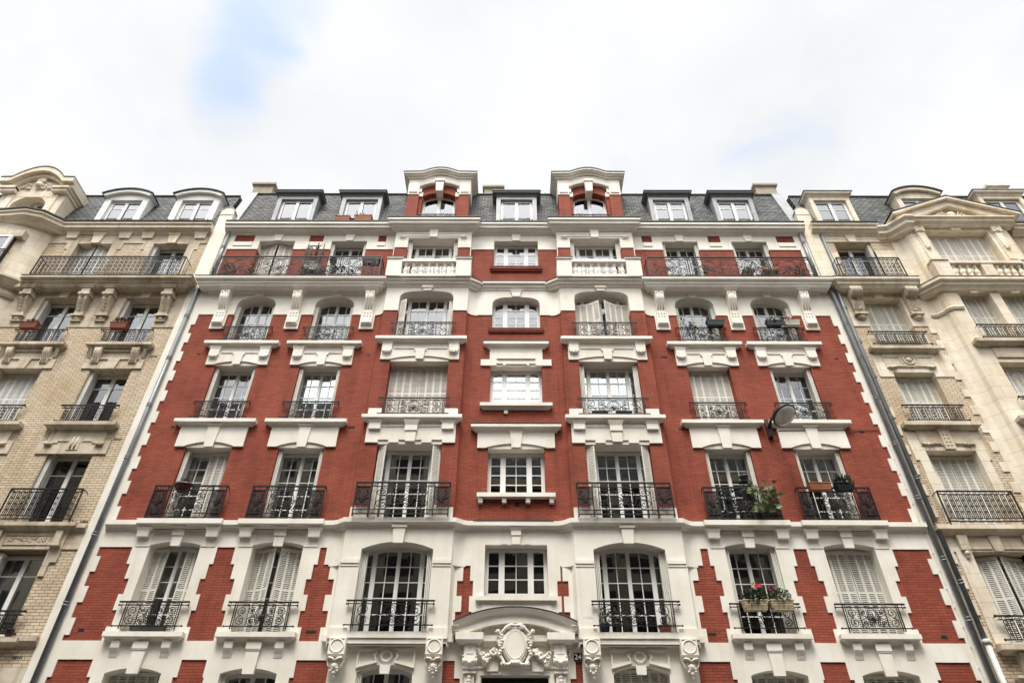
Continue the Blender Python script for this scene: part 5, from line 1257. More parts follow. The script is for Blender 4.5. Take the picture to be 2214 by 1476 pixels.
# ------------------------------------------------------------------ right neighbour: limestone with a bay
rig = thing('apartment_building', (15.5, 0, 0), 'cream limestone apartment house with a pedimented bay at the right edge', 'building', 'apartment houses in the row')
def build_right():
    V = 12.52; x0 = 11.03; holes = []
    holes += [(V-.68, V+.68, 18.5, 20.77), (V-.72, V+.72, 16.0, 17.88), (V-.65, V+.65, 12.8, 14.70), (V-.72, V+.72, 9.5, 11.87), (V-.7, V+.7, 6.6, 8.83)]
    w = MB(); w.cells([(x0, 34, 0, 21.4)], holes, 0, .36); mk('wall', w, 'buff', rig)
    ins = [(a+.004, b-.004, c, d-.004) for a, b, c, d in holes]
    p = MB(); add = [(x0, 14.2, 20.78, 21.4), (x0, 14.2, 16.62, 18.4), (x0, 11.24, 0, 18.6), (x0, 11.44, 18.4, 22.0), (13.9, 14.2, 6, 18), (13.2, 14.2, 18.4, 20.3), (11.4, 11.8, 19.6, 20.2), (x0, 14.2, 8.86, 9.35)]
    for k in range(22): 
        z = 9.6+.32*k
        if z < 18 and k % 2: add.append((13.72, 13.95, z, z+.32))
        if z < 9.4+9 and k % 2: add.append((11.2, 11.36, z-3.3, z-2.98))
    add += [(V-.98, V-.68, 14.52, 16.2), (V+.68, V+.98, 14.52, 16.2), (V-1.1, V+1.32, 14.52, 15.42), (V-1.1, V+1.05, 11.56, 12.5), (V-1.0, V-.7, 9.4, 11.6), (V+.7, V+.98, 9.4, 11.6), (V-1.1, V-.7, 6.6, 8.9), (V+.7, V+1, 6.6, 8.9)]
    p.cells(add, ins, -.03, .34); mk('stone_band', p, 'plain', rig)
    m = MB(); keystone(m, V, 20.74, 21.12, .26, .40, -.08, -.0305); m.taper(V-.24, V+.24, -.14, -.03, 21.1, 21.2, .05, .05); keystone(m, V, 17.86, 18.2, .26, .36, -.08, -.0305); mk('keystone', m, 'stone', rig)
    # carved heads of the fourth and third floors
    for z, dep in ((14.70, 0), (11.87, 1)):
        m = MB(); m.cells([(V-.78, V+.78, z+.16, z+.72)], [], -.06, -.03)
        if dep == 0:
            ring(m, V, z+.46, .17, .17, -.075, .03, 16); m.ball((V, -.07, z+.46), .10, 9, 6, 1, .6, 1.1); ring(m, V, z+.46, .27, .27, -.065, .022, 18)
            for s in (-1, 1):
                m.cells([tuple(sorted((V+s*.3, V+s*.74)))+(z+.56, z+.60), tuple(sorted((V+s*.16, V+s*.5)))+(z+.2, z+.25)], [], -.085, -.0605); guttae(m, V+s*.62, z+.17, -.06, .26, .05)
        else:
            m.box(V-.16, V+.16, -.10, -.0605, z+.02, z+.66); m.taper(V-.2, V+.2, -.14, -.0605, z+.62, z+.70, .04, .04)
            for i in range(4):
                for q in (-.05, .05): m.ball((V+q, -.10, z+.14+.12*i), .028, 6, 4)
            for s in (-1, 1): m.cells([tuple(sorted((V+s*.2, V+s*.76)))+(z+.20, z+.25)], [], -.085, -.0605); guttae(m, V+s*.58, z+.18, -.06, .3, .04)
        mk('lintel', m, 'stone2', rig)
        m = MB(); sill(m, V, 1.12, z+.92 if dep == 0 else z+.86, .24); mk('window_sill', m, 'stone2', rig)
    m = MB(); m.sweep([(V-1.2, .002), (V-1.2, 0), (V+1.3, 0), (V+1.3, .002)], [(-.2, 9.28), (.08, 9.28), (.16, 9.36), (.24, 9.40), (.24, 9.52), (-.2, 9.54)]); mk('balcony_slab', m, 'stone', rig)
    m = MB()
    for s in (-1, 1):
        xa, xb = sorted((V+s*.14, V+s*.70)); m.box(xa, xb, -.06, -.0305, 8.92, 9.2); x = V+s*.86; m.taper(x-.13, x+.13, -.16, -.03, 8.88, 9.26, .02, .03); m.ball((x, -.08, 8.80), .07, 7, 5); m.ball((x, -.06, 8.71), .05, 6, 4)
    keystone(m, V, 8.85, 9.26, .22, .30, -.10, -.0305); mk('lintel', m, 'stone2', rig)
    m = MB(); sill(m, V, 1.15, 6.52, .26)
    m.prism([(0, 6.36), (-.20, 6.36), (-.12, 6.2), (-.07, 6.0), (-.12, 5.86), (0, 5.84)], V-.75, V+.75, 'x'); m.sweep([(V-.85, .002), (V-.85, 0), (V+.85, 0), (V+.85, .002)], [(-.1, 5.74), (.08, 5.74), (.16, 5.82), (.16, 5.88), (-.1, 5.9)]); mk('window_sill', m, 'stone2', rig)
    # balcony of the sixth floor on scrolled brackets
    m = MB(); m.sweep([(11.16, .002), (11.16, -.34), (13.75, -.34), (13.9, .002)], [(-.3, 18.08), (.0, 18.08), (.06, 18.17), (.11, 18.19), (.11, 18.27), (.17, 18.31), (.2, 18.34), (.2, 18.44), (-.3, 18.46)]); m.box(11.17, 13.74, -.33, 0, 18.095, 18.44); mk('balcony_slab', m, 'plain', rig)
    m = MB(); m.sweep([(11.3, 0), (14.0, 0)], [(-.05, 17.98), (.04, 17.98), (.09, 18.06), (.12, 18.075), (-.05, 18.075)]); mk('bed_mould', m, 'stone2', rig)
    for x in (11.62, 13.50):
        m = MB(); m.prism([(0, 18.08), (-.40, 18.08), (-.43, 17.96), (-.40, 17.82), (-.28, 17.78), (-.20, 17.7), (-.22, 17.5), (-.18, 17.3), (-.12, 17.16), (0, 17.12)], x-.19, x+.19, 'x')
        for k in range(4): m.tube([(x-.15+.1*k, -.40, 18.06), (x-.15+.1*k, -.45, 17.94), (x-.15+.1*k, -.40, 17.80), (x-.15+.1*k, -.30, 17.78)], .05, 7)
        rnd = random.Random(int(x*10))
        for k in range(26): t = rnd.random(); m.ball((x+rnd.uniform(-.13, .13), -.22+.06*t, 17.68-.45*t), rnd.uniform(.025, .05), 6, 4, .8, .8, 1.4)
        m.box(x-.22, x+.22, -.2, 0, 17.04, 17.12); m.ball((x, -.08, 16.96), .13, 8, 5, 1.2, .7, .7)
        mk('console', m, 'stone2', rig)
    lead(rig, [(11.16, .002), (11.16, -.34), (13.75, -.34), (13.9, .002)], 18.46, .2)
    lead(rig, [(14.0, 0), (14.46, -.49), (18.1, -.49), (18.65, 0)], 18.215, .3)
    # canted bay
    yb = -.45; bay = [(13.98, 0), (14.52, yb), (18.05, yb), (18.6, 0)]
    bh = [(15.05, 17.35, 18.8, 20.92), (14.95, 16.02, 15.9, 17.84), (16.34, 17.4, 15.9, 17.84), (14.98, 16.02, 12.8, 14.78), (16.34, 17.4, 12.8, 14.78), (14.98, 16.02, 9.6, 11.8)]
    w = MB(); w.cells([(14.52, 18.05, 6, 21.4)], bh, yb, .3); mk('bay_wall', w, 'stone', rig)
    w = MB(); w.prism([(13.98, .02), (13.98, 0), (14.2, -.06), (14.36, -.22), (14.40, -.36), (14.52, yb), (14.53, .02)], 6, 21.4, 'z'); w.prism([(18.6, .02), (18.6, 0), (18.05, yb), (18.04, .02)], 6, 21.4, 'z'); mk('bay_corner', w, 'stone', rig)
    m = MB(); ip = [(13.99, -.0), (14.2, -.06), (14.36, -.22), (14.40, -.36), (14.52, yb), (14.86, yb)]; m.sweep(ip, [(-.05, 16.98), (.05, 16.98), (.08, 17.06), (.05, 17.12), (-.05, 17.14)]); mk('impost', m, 'stone2', rig)
    m = MB(); m.sweep([(14.0, 0), (14.46, yb-.04), (18.1, yb-.04), (18.65, 0)], [(-.1, 17.80), (.06, 17.80), (.12, 17.90), (.2, 17.94), (.2, 18.02), (.3, 18.08), (.3, 18.20), (-.1, 18.22)]); mk('string_course', m, 'plain', rig)
    balustrade(rig, 14.46, 18.1, yb-.16, 18.21, 10, 'plain', .55, True)
    m = MB()
    for x in (14.80, 17.62): m.prism([(x-.15, 19.4), (x+.15, 19.4), (x+.15, 21.04), (x-.15, 21.04)], yb-.05, yb); m.prism([(x-.10, 20.0), (x+.10, 20.0), (x+.13, 20.75), (x-.13, 20.75)], yb-.10, yb-.0505); m.ball((x, yb-.06, 19.93), .10, 8, 5, 1, .7, .8); m.box(x-.17, x+.17, yb-.14, yb-.0505, 20.76, 21.04); ring(m, x, 20.9, .09, .09, yb-.145, .018, 12)
    for x in (16.2,): keystone(m, x, 20.90, 21.3, .34, .50, yb-.07, yb)
    for x in (15.48, 16.87): keystone(m, x, 17.70, 17.80, .24, .32, yb-.07, yb)
    mk('pilaster', m, 'stone', rig)
    # pediment
    m = MB(); c = 16.3; pr = [(-.2, 21.050), (.08, 21.050), (.12, 21.130), (.22, 21.170), (.22, 21.250), (.3, 21.300), (.3, 21.350), (-.2, 21.370)]
    m.sweep([(14.35, yb+.1), (14.42, yb-.06), (18.18, yb-.06), (18.26, yb+.1)], pr)
    T = [(14.1, 21.370), (c, 22.370), (18.5, 21.370)]
    m.prism([(14.1, 21.350), (14.6, 21.350), (c, 22.110), (18.0, 21.350), (18.5, 21.350), (18.5, 21.470), (c, 22.410), (14.1, 21.470)], yb-.22, yb+1)
    m.prism([(13.95, 21.450), (c, 22.390), (18.65, 21.450), (18.65, 21.550), (c, 22.510), (13.95, 21.550)], yb-.36, yb+1)
    m.prism([(14.5, 21.350), (18.1, 21.350), (c, 22.150)], yb-.02, yb+.5)
    m.sweep([(13.55, .0), (13.98, -.05), (14.42, yb-.08), (14.6, yb-.08)], [(-.2, 20.850), (.08, 20.850), (.12, 20.950), (.24, 21.010), (.24, 21.150), (.36, 21.250), (.36, 21.330), (-.2, 21.350)])
    pd = mk('pediment', m, 'stone', rig)
    m = MB(); m.prism([(13.9, 21.550), (c, 22.510), (18.7, 21.550), (18.7, 21.585), (c, 22.550), (13.9, 21.585)], yb-.38, yb+1); mk('pediment_flashing', m, 'rust', pd)
    m = MB(); rnd = random.Random(11)
    for k in range(110): u = rnd.uniform(-1.1, 1.1); m.ball((c+u, yb-.07, 21.450+rnd.random()*.45*(1-.75*abs(u))), rnd.uniform(.025, .055), 6, 4, 1.5, .8, .8)
    m.ball((c, yb-.1, 21.670), .16, 9, 6, 1, .7, 1.1)
    for s in (-1, 1):
        for k in range(7): a = R(20+k*22); m.tube([(c+s*.2, yb-.08, 21.510), (c+s*(.2+.35*math.sin(a)), yb-.11, 21.510+.3*math.cos(a)*(a < 1.6)+.06), (c+s*(.25+.6*math.sin(a)), yb-.07, 21.470+.24*abs(math.cos(a)))], .03, 5, taper=[.6, 1.2, .4])
    mk('ornament', m, 'stone', pd)
    # cornice, roof, dormers
    cp = [(11.1, 0), (13.6, 0)]; cr = [(-.3, 21.08), (.06, 21.08), (.10, 21.15), (.16, 21.17), (.18, 21.22), (.28, 21.26), (.28, 21.36), (.35, 21.41), (.35, 21.48), (-.3, 21.5)]
    m = MB(); m.sweep(cp, cr); m.sweep([(18.6, 0), (34, 0)], cr); mk('cornice', m, 'stone', rig)
    g = MB()
    for q in (cp, [(18.6, 0), (34, 0)]): g.sweep(q, [(.1, 21.485), (.35, 21.485), (.38, 21.50), (.385, 21.56), (.36, 21.565), (.34, 21.52), (.1, 21.52)])
    mk('gutter', g, 'rust', rig)
    roof_plane(rig, 11.3, 34, zt=24.35)
    dormer_zinc(rig, 12.46, .80, 'stone', 23.5, .05, 'zincd', FR1, (.70,), ('full', 'grey'), trim='stone')
    dormer_zinc(rig, 15.98, .86, 'plain', 23.62, .05, 'zincd', FR1, (.99,), ('full', 'net'), .34, trim='plain', frame=.2)
    dormer_zinc(rig, 19.28, .88, 'stone', 23.6, .05, 'zincd', FR1, (.99,), ('full', 'net'), trim='stone')
    chimney(rig, 21.15, .42, 1.5, 24, 26.1, 1, 'stone')
    cx, r = 11.09, .26; A = [(cx-r, 18.3)]+[(cx+r*math.cos(R(180-i*15)), 22.42+r*1.05*math.sin(R(i*15))) for i in range(13)]+[(cx+r, 18.3)]
    m = MB(); m.prism(A, -.09, .9); m.box(cx-r-.015, cx+r+.015, -.105, -.091, 22.24, 22.28); pw = mk('party_wall', m, 'stone', rig)
    q = MB(); q.arcsweep(cx, 22.42, r, -90, 90, 12, .9, [(0, .0), (1.0, .0), (1.0, .03), (0, .03)]); mk('coping', q, 'zinc', pw)
    pipe(rig, [(11.46, -.08, 21.2), (11.46, -.08, 19.0), (11.13, -.13, 18.5), (11.15, -.13, 6.62)], .06, [(11.15, -.13, z) for z in (17.3, 15.8, 14.4, 12.9, 10.9, 9.5, 8.0)])
    m = MB(); m.tube([(11.15, -.13, 6.62), (11.15, -.13, 3)], .072, 12); m.tube([(11.15, -.13, 6.55), (11.15, -.13, 6.66)], .09, 12); mk('drainpipe', m, 'wpipe', rig)
    k = dict(bars=(.74,), smat='shut'); C = ('closed', 'closed')
    window(rig, V-.68, V+.68, 18.5, 20.75, .35, FR1, 1, ('left', 'net'), (None, 'fold'), **k)
    window(rig, V-.72, V+.72, 16.0, 17.86, .35, FR1, 1, None, C, **k); window(rig, V-.65, V+.65, 12.8, 14.68, .35, FR1, 1, None, C, **k)
    window(rig, V-.72, V+.72, 9.5, 11.85, .35, FR1, 1, None, C, **k); window(rig, V-.7, V+.7, 6.6, 8.81, .32, FR1, 1, None, ('peak', 'peak'), **k)
    for a, b, z0, z1 in bh: window(rig, a, b, z0, z1, yb+.38, FR1, 1, None, C, nl=4 if b-a > 2 else 3, **k)
    railing(rig, 'r5', lambda: ovals_guard(1.86, .56, .16), (V, 0, 15.70)); railing(rig, 'r4', lambda: ovals_guard(1.76, .58, .16), (V, 0, 12.78))
    railing(rig, 'r3', lambda: ovals_guard(2.0, .92, .24, True), (V-.06, 0, 9.55)); railing(rig, 'r2', lambda: ovals_guard(1.9, .6, .16), (V+.05, 0, 6.6))
    for z, hgt in ((15.62, .56), (12.75, .6)): railing(rig, 'rb%d' % z, lambda: ovals_guard(2.9, hgt, .16), (16.3, yb, z))
    for z in (15.56, 12.66):
        m = MB(); sill(m, 16.2, 1.72, z, .24, yb); m.box(15.0, 17.4, yb-.05, yb, z-.62, z-.25); mk('window_sill', m, 'stone2', rig)
    def rr():
        f, sc = ovals_guard(2.2, .98, .48, True)
        for s in (-1, 1):
            for q in (-.12, -.24, -.36): f.box(s*1.1-.007, s*1.1+.007, q-.007, q+.007, .02, .98)
        return f, sc
    railing(rig, 'r6', rr, (12.45, 0, 18.45))
build_right()
# ------------------------------------------------------------------ plants, pots and small things
def leaves(mb, c, rad, n, size, rnd, up=.3, asp=1.7):
    """n folded leaf blades scattered through an ellipsoid"""
    for _ in range(n):
        while 1:
            p = Vector((rnd.uniform(-1, 1), rnd.uniform(-1, 1), rnd.uniform(-1, 1)))
            if p.length < 1: break
        q = Vector((p.x*rad[0], p.y*rad[1], p.z*rad[2]))+Vector(c)
        d = (Vector((p.x, p.y, p.z+up))+Vector((rnd.uniform(-.6, .6), rnd.uniform(-.6, .6), rnd.uniform(-.5, .5)))).normalized()
        s = d.cross(Vector((rnd.uniform(-1, 1), rnd.uniform(-1, 1), rnd.uniform(-1, 1)))).normalized()
        L = size*rnd.uniform(.6, 1.3); w = L/asp/2; nn = d.cross(s)*w*.35
        mb.add([q, q+d*L*.45+s*w+nn, q+d*L, q+d*L*.45-s*w+nn], [(0, 1, 2), (0, 2, 3)])
def flowers(mb, c, rad, n, size, rnd):
    for _ in range(n):
        q = Vector(c)+Vector((rnd.uniform(-1, 1)*rad[0], rnd.uniform(-1, 1)*rad[1], rnd.uniform(-1, 1)*rad[2]))
        for k in range(5):
            a = 2*math.pi*k/5+rnd.random(); d = Vector((math.cos(a), -.35, math.sin(a))); t = Vector((math.cos(a+1.2), -.1, math.sin(a+1.2)))
            mb.add([q, q+(d+t*.5)*size*.6, q+d*size, q+(d-t*.5)*size*.6], [(0, 1, 2), (0, 2, 3)])
def trough(name, x, y, z, w, mat, label, h=.17, d=.18, plant=None, n=120, spread=.12, size=.06, fl=(), seed=1, group='flower troughs on the window guards', cage=False, up=.3, off=0):
    """tapered trough with a rolled rim; plant and flowers are its parts"""
    t = thing(name, (x, y, z), label, 'planter', group); rnd = random.Random(seed); m = MB(); hw = w/2
    m.taper(x-hw, x+hw, y-d/2, y+d/2, z, z+h, .035, .03); m.box(x-hw-.012, x+hw+.012, y-d/2-.012, y+d/2+.012, z+h, z+h+.022)
    m.box(x-hw+.05, x+hw-.05, y-d/2-.001+.012, y-d/2+.03, z+h*.45, z+h*.55)
    mk('trough', m, mat, t)
    if cage:
        m = MB()
        for q in (.02, h*.62): m.tube([(x-hw, y, z+q), (x-hw+.02, y-d/2-.02, z+q), (x+hw-.02, y-d/2-.02, z+q), (x+hw, y, z+q)], .005)
        for k in range(5): xx = x-hw+.04+(w-.08)*k/4; m.tube([(xx, y-d/2-.02, z+h*.62), (xx, y-d/2-.02, z+.02), (xx, y+d/2, z-.01)], .005)
        mk('wire_holder', m, 'rust', t)
    if plant:
        m = MB(); leaves(m, (x+off, y, z+h+spread*.55), (hw*.95-abs(off), d*.7, spread), n, size, rnd, up); mk('foliage', m, plant, t)
    for mat_, dx, dz, k, sz in fl:
        m = MB(); flowers(m, (x+dx, y-.05, z+h+dz), (.06+.03*k/4, .05, .04+.01*k), k, sz, rnd); mk('flower', m, mat_, t)
    return t
def pot(name, x, y, z, r, h, mat, label, plant=None, n=90, rad=(.16, .14, .18), size=.07, seed=1, cat='potted plant', group=None, up=.3, fl=(), cz=None):
    t = thing(name, (x, y, z), label, cat, group); rnd = random.Random(seed); m = MB()
    m.lathe([(r*.72, 0), (r*.98, h*.82), (r*1.08, h*.83), (r*1.1, h), (r*.95, h), (r*.9, h*.9)], (x, y, z), 16); mk('pot', m, mat, t)
    if plant: m = MB(); leaves(m, (x, y, z+h+rad[2]*.7 if cz is None else cz), rad, n, size, rnd, up); mk('foliage', m, plant, t)
    for mat_, dx, dz, k, sz in fl: m = MB(); flowers(m, (x+dx, y-.08, z+h+dz), (.08, .05, .06), k, sz, rnd); mk('flower', m, mat_, t)
    return t
def small_things():
    G = 'flower troughs on the window guards'
    # dormer ledge
    trough('flower_trough', -6.47, -.27, 21.56, .56, 'tcotta', 'left of the two terracotta troughs on the gutter under the open dormer', .24, .2, 'dry', 40, .10, .06, seed=2, off=-.05)
    trough('flower_trough', -5.70, -.27, 21.56, .66, 'tcotta', 'wider terracotta trough right of the small round pot on the dormer gutter', .27, .22, 'leaf', 30, .16, .07, seed=3, off=-.16)
    pot('flower_pot', -6.07, -.27, 21.56, .08, .14, 'tdark', 'small dark round pot between two terracotta troughs on the dormer gutter', None, cat='pot')
    trough('window_box', -8.86, .12, 6.79, .84, 'greyp', 'low dark grey box on the sill behind the leftmost second floor guard', .17, .14, seed=40)
    # fifth floor
    trough('flower_trough', 6.62, -.22, 16.44, .58, 'gtrough', 'dark grey green trough without plants on the guard of an arched window', .18, .18, seed=4)
    t = thing('climbing_plant', (5.75, -.16, 15.9), 'dark leafy plant with pale blooms climbing through the left half of a window guard', 'plant'); m = MB(); rnd = random.Random(5)
    leaves(m, (5.82, -.20, 16.32), (.20, .10, .30), 190, .07, rnd); leaves(m, (5.60, .05, 16.95), (.10, .10, .28), 70, .06, rnd); m.tube([(5.75, -.14, 15.9), (5.72, -.1, 16.4), (5.62, 0, 16.9)], .012, 5); mk('foliage', m, 'leaf3', t)
    m = MB(); flowers(m, (5.95, -.3, 16.50), (.12, .04, .10), 8, .035, rnd); mk('flower', m, 'cream', t)
    trough('flower_trough', 8.55, -.22, 16.44, .52, 'gtrough', 'dark green trough full of low green leaves beside a white trough', .17, .18, 'leaf', 150, .12, .06, seed=6)
    trough('flower_trough', 9.13, -.22, 16.46, .50, 'wtrough', 'white trough with pink flowers on the guard of an arched window', .15, .18, 'leaf', 90, .12, .06, (('fl_pink', -.12, .17, 7, .045),), seed=7, off=-.12)
    # fourth floor, right bay: two low trays behind the guard
    for x, l in ((2.55, 'low dark tray at the left behind the right bay window guard'), (3.25, 'low dark tray at the middle behind the right bay window guard')):
        trough('plant_tray', x, -.25, 12.90, .46, 'btrough', l, .09, .14, 'leaf3', 50, .05, .04, seed=8, group='dark trays behind the bay window guard')
    # third floor
    t = thing('hanging_basket', (-8.97, -.30, 10.34), 'burgundy oval pot with a spiky green plant hung on a balcony rail', 'planter'); m = MB(); m.lathe([(.10, 0), (.19, .09), (.235, .20), (.25, .21), (.25, .25), (.2, .25)], (-8.97, -.30, 10.34), 18, 1.0, .6); mk('pot', m, 'burg', t)
    m = MB(); rnd = random.Random(9)
    for k in range(40): a = rnd.uniform(-1.3, 1.3); L = rnd.uniform(.12, .24); m.tube([(-8.97+.05*math.sin(a), -.3, 10.57), (-8.97+L*.6*math.sin(a), -.3+rnd.uniform(-.08, .08), 10.57+L*math.cos(a)*.8), (-8.97+L*math.sin(a), -.3+rnd.uniform(-.1, .1), 10.57+L*math.cos(a)*.9)], .012, 4, taper=[1, 1, .2])
    mk('foliage', m, 'leaf', t)
    t = thing('fig_plant', (6.62, -.10, 9.62), 'tall plant with big pale green leaves leaning over a balcony rail', 'potted plant'); m = MB(); rnd = random.Random(12)
    def bigleaf(m, p, d, L, w, droop):
        p = Vector(p); d = Vector(d).normalized(); s = d.cross(Vector((.2, -1, .3))).normalized(); P = []
        for i in range(6):
            u = i/5; q = p+d*L*u+Vector((0, -.03, -droop*u*u)); ww = w*math.sin(math.pi*min(1, u*.92+.06))**.8; P += [q+s*ww, q+Vector((0, .012, -.01)), q-s*ww]
        for i in range(5):
            for j in range(2): a = 3*i+j; m.add([P[a], P[a+1], P[a+4], P[a+3]], [(0, 1, 2, 3)], True)
    for k in range(46):
        x = 6.72+rnd.uniform(-.38, .32); z = rnd.uniform(9.72, 10.58); a = rnd.uniform(-1.5, 1.5); bigleaf(m, (x, -.30+rnd.uniform(-.12, .1), z), (math.sin(a), -.3, math.cos(a)*.5+.1), rnd.uniform(.16, .30), rnd.uniform(.05, .085), rnd.uniform(.05, .16))
    mk('foliage', m, 'leaf2', t)
    m = MB()
    for k in range(4): m.tube([(6.62, -.1, 9.8), (6.6+.1*k-.1, -.2, 10.2), (6.45+.14*k, -.28, 10.62)], .014, 5)
    mk('stem', m, 'twig', t); m = MB(); m.lathe([(.11, 0), (.15, .22), (.16, .22), (.16, .25), (.12, .25)], (6.62, -.10, 9.62), 14); mk('pot', m, 'btrough', t)
    pot('potted_plant', 5.80, -.10, 9.62, .14, .22, 'btrough', 'bushy dark green plant low behind a balcony rail, left of the big leaves', 'leaf3', 340, (.30, .10, .42), .09, 13)
    pot('potted_plant', 6.25, -.12, 9.62, .09, .18, 'greyp', 'small grey pot with dark leaves on the balcony floor between two larger plants', 'leaf3', 70, (.12, .10, .16), .07, 14)
    pot('plant_pot', 6.42, .0, 10.86, .12, .18, 'greyp', 'grey pot set highest in a stack before the plant-filled balcony window', None, cat='pot', group='grey pots stacked on the balcony')
    pot('plant_pot', 6.38, -.02, 10.36, .16, .20, 'greyp', 'wide grey pot with leaves, below the highest grey pot of the balcony stack', 'leaf3', 60, (.13, .1, .1), .07, 15, cat='pot', group='grey pots stacked on the balcony')
    t = thing('plant_stand', (6.40, .0, 9.62), 'dark metal stand carrying grey pots before a balcony window', 'stand'); m = MB()
    for s in (-1, 1): m.tube([(6.40+s*.12, .0, 9.62), (6.40+s*.10, .0, 10.86)], .012, 5)
    for z in (10.34, 10.84): m.box(6.27, 6.53, -.12, .1, z, z+.018)
    mk('frame', m, 'iron', t)
    trough('flower_trough', 8.28, -.34, 10.44, .60, 'tcotta', 'plain terracotta trough without flowers on a balcony rail beside a black one', .17, .18, 'leaf', 26, .14, .05, seed=16)
    trough('flower_trough', 8.97, -.32, 10.46, .50, 'btrough', 'black trough with spiky dark leaves on a balcony rail', .17, .18, 'leaf3', 130, .15, .10, seed=17, up=.8)
    # second floor
    trough('flower_trough', 5.86, -.24, 7.28, .60, 'cream', 'cream trough with green leaves and one red geranium, left of a pair', .21, .2, 'leaf3', 430, .19, .085, (('fl_red', .14, .33, 8, .05), ('fl_white', -.02, .16, 3, .025)), seed=18, cage=True)
    trough('flower_trough', 6.50, -.24, 7.28, .56, 'cream', 'cream trough with pink and white blooms, right of a pair', .21, .2, 'leaf', 380, .20, .07, (('fl_mag', -.15, .32, 5, .035), ('fl_pink', .0, .22, 7, .026), ('fl_white', .16, .18, 14, .03)), seed=19, cage=True)
    for x, l, s in ((2.20, 'leafy plant in a dark blue green pot, leftmost behind the bay window guard', 20), (2.48, 'plant with reddish tips in a dark blue green pot beside a leafier one', 21)):
        pot('potted_plant', x, BF+.06, 6.78, .115, .2, 'gtrough', l, 'leaf3', 120, (.15, .1, .22), .06, s, group='pots behind the bay window guard', fl=(('fl_pink', .1, .2, 3, .025),) if s == 21 else ())
    trough('terracotta_trough', 3.62, BF+.04, 6.77, .28, 'tdark', 'small terracotta trough at the right end behind the bay window guard', .15, .16, seed=22, group='pots behind the bay window guard')
    # neighbours
    trough('flower_trough', -15.88, -.24, 16.24, .58, 'tdark', 'terracotta trough of reddish plants on the leftmost guard of the buff house', .20, .2, 'dry', 150, .10, .07, seed=23, up=.7)
    trough('flower_trough', -12.93, -.24, 16.24, .56, 'tdark', 'terracotta trough of reddish plants on the buff house guard nearest the white strip', .20, .2, 'dry', 170, .13, .09, seed=24, up=.8)
    pot('flower_pot', -12.05, -.05, 6.68, .09, .16, 'burg', 'small dark red pot at the foot of a window guard on the buff house', None, cat='pot')
    # long balcony, left
    t = thing('cactus_plant', (-7.15, -.22, 18.47), 'bare dark branching plant standing tall above the long balcony rail', 'potted plant'); m = MB(); rnd = random.Random(25)
    for k in range(15):
        x = -7.15+rnd.uniform(-.1, .1); dx = rnd.uniform(-.34, .30); z1 = rnd.uniform(19.9, 20.5); zm = rnd.uniform(19.3, 19.7)
        m.tube([(x, -.22, 18.9), (x+dx*.8, -.24+rnd.uniform(-.1, .1), zm), (x+dx, -.24+rnd.uniform(-.1, .1), zm+.2), (x+dx*1.05, -.25, z1)], .030, 5, taper=[1.2, 1, .9, .5])
    mk('branch', m, 'twig', t); m = MB(); m.taper(-7.42, -6.92, -.36, -.06, 18.95, 19.28, .04, .03); m.box(-7.45, -6.89, -.38, -.05, 19.28, 19.31); mk('pot', m, 'wtrough', t)
    m = MB()
    for s in (-1, 1): m.box(-7.17+s*.2-.02, -7.17+s*.2+.02, -.3, -.1, 18.47, 18.95)
    mk('pot_stand', m, 'iron', t)
    pot('potted_plant', -10.05, -.25, 18.46, .13, .22, 'tdark', 'dark shrub at the left end of the left long balcony', 'leaf3', 170, (.26, .14, .36), .09, 26, up=.6)
    pot('potted_plant', -8.2, -.28, 18.46, .10, .16, 'btrough', 'low dark plant on the left long balcony before the closed shutters', 'leaf3', 80, (.18, .12, .10), .06, 27)
    pot('potted_plant', -7.35, -.30, 18.46, .12, .2, 'btrough', 'dark bush on the left long balcony below the bare branches', 'leaf3', 150, (.2, .12, .24), .07, 28)
    pot('potted_plant', -5.75, -.28, 18.46, .10, .18, 'greyp', 'fresh green plant low on the left long balcony', 'leaf', 110, (.16, .10, .18), .07, 29, up=.8)
    pot('flower_pot', -6.42, -.36, 19.22, .11, .17, 'btrough', 'black round pot hung on the left long balcony rail', 'leaf', 24, (.12, .08, .08), .05, 30)
    pot('potted_plant', -9.3, -.26, 18.46, .10, .18, 'tdark', 'thin dark leaves low on the left long balcony near its left shrub', 'leaf3', 90, (.2, .12, .2), .08, 41)
    pot('potted_plant', -6.75, -.28, 18.46, .12, .2, 'btrough', 'dark bush on the left long balcony right of the bare branches', 'leaf3', 120, (.18, .12, .24), .08, 42)
    trough('flower_trough', -5.05, -.38, 19.16, .62, 'btrough', 'long black trough at the right end of the left balcony rail', .20, .2, seed=31)
    pot('potted_plant', -6.15, -.24, 18.46, .12, .2, 'greyp', 'grey pot with broad dark leaves before the open balcony window on the left', 'leaf3', 60, (.2, .12, .3), .13, 32)
    # long balcony, right: folding chairs and plants
    def chair(x, y, lab, s=1, wide=.5):
        t = thing('folding_chair', (x, y, 18.46), lab, 'chair', 'wooden chairs on the balcony'); m = MB()
        for q in (-1, 1): m.tube([(x-s*.24, y+q*.17, 18.46), (x+s*.20, y+q*.17, 19.26)], .016, 5); m.tube([(x+s*.22, y+q*.15, 18.46), (x-s*.16, y+q*.15, 18.94)], .016, 5)
        mk('leg', m, 'wood', t); m = MB()
        for k in range(6): m.box(x-.22+.075*k, x-.16+.075*k, y-.17, y+.17, 18.90, 18.92)
        mk('seat', m, 'wood', t); m = MB()
        for k in range(7): u = k/6; m.tube([(x+s*(.06+.02*k), y-.18, 18.98+.05*k), (x+s*(.06+.02*k), y+.18, 18.98+.05*k)], .02, 5)
        mk('backrest', m, 'wood', t)
    chair(8.20, -.24, 'open wooden chair showing only thin crossed legs, left of the rounded chair')
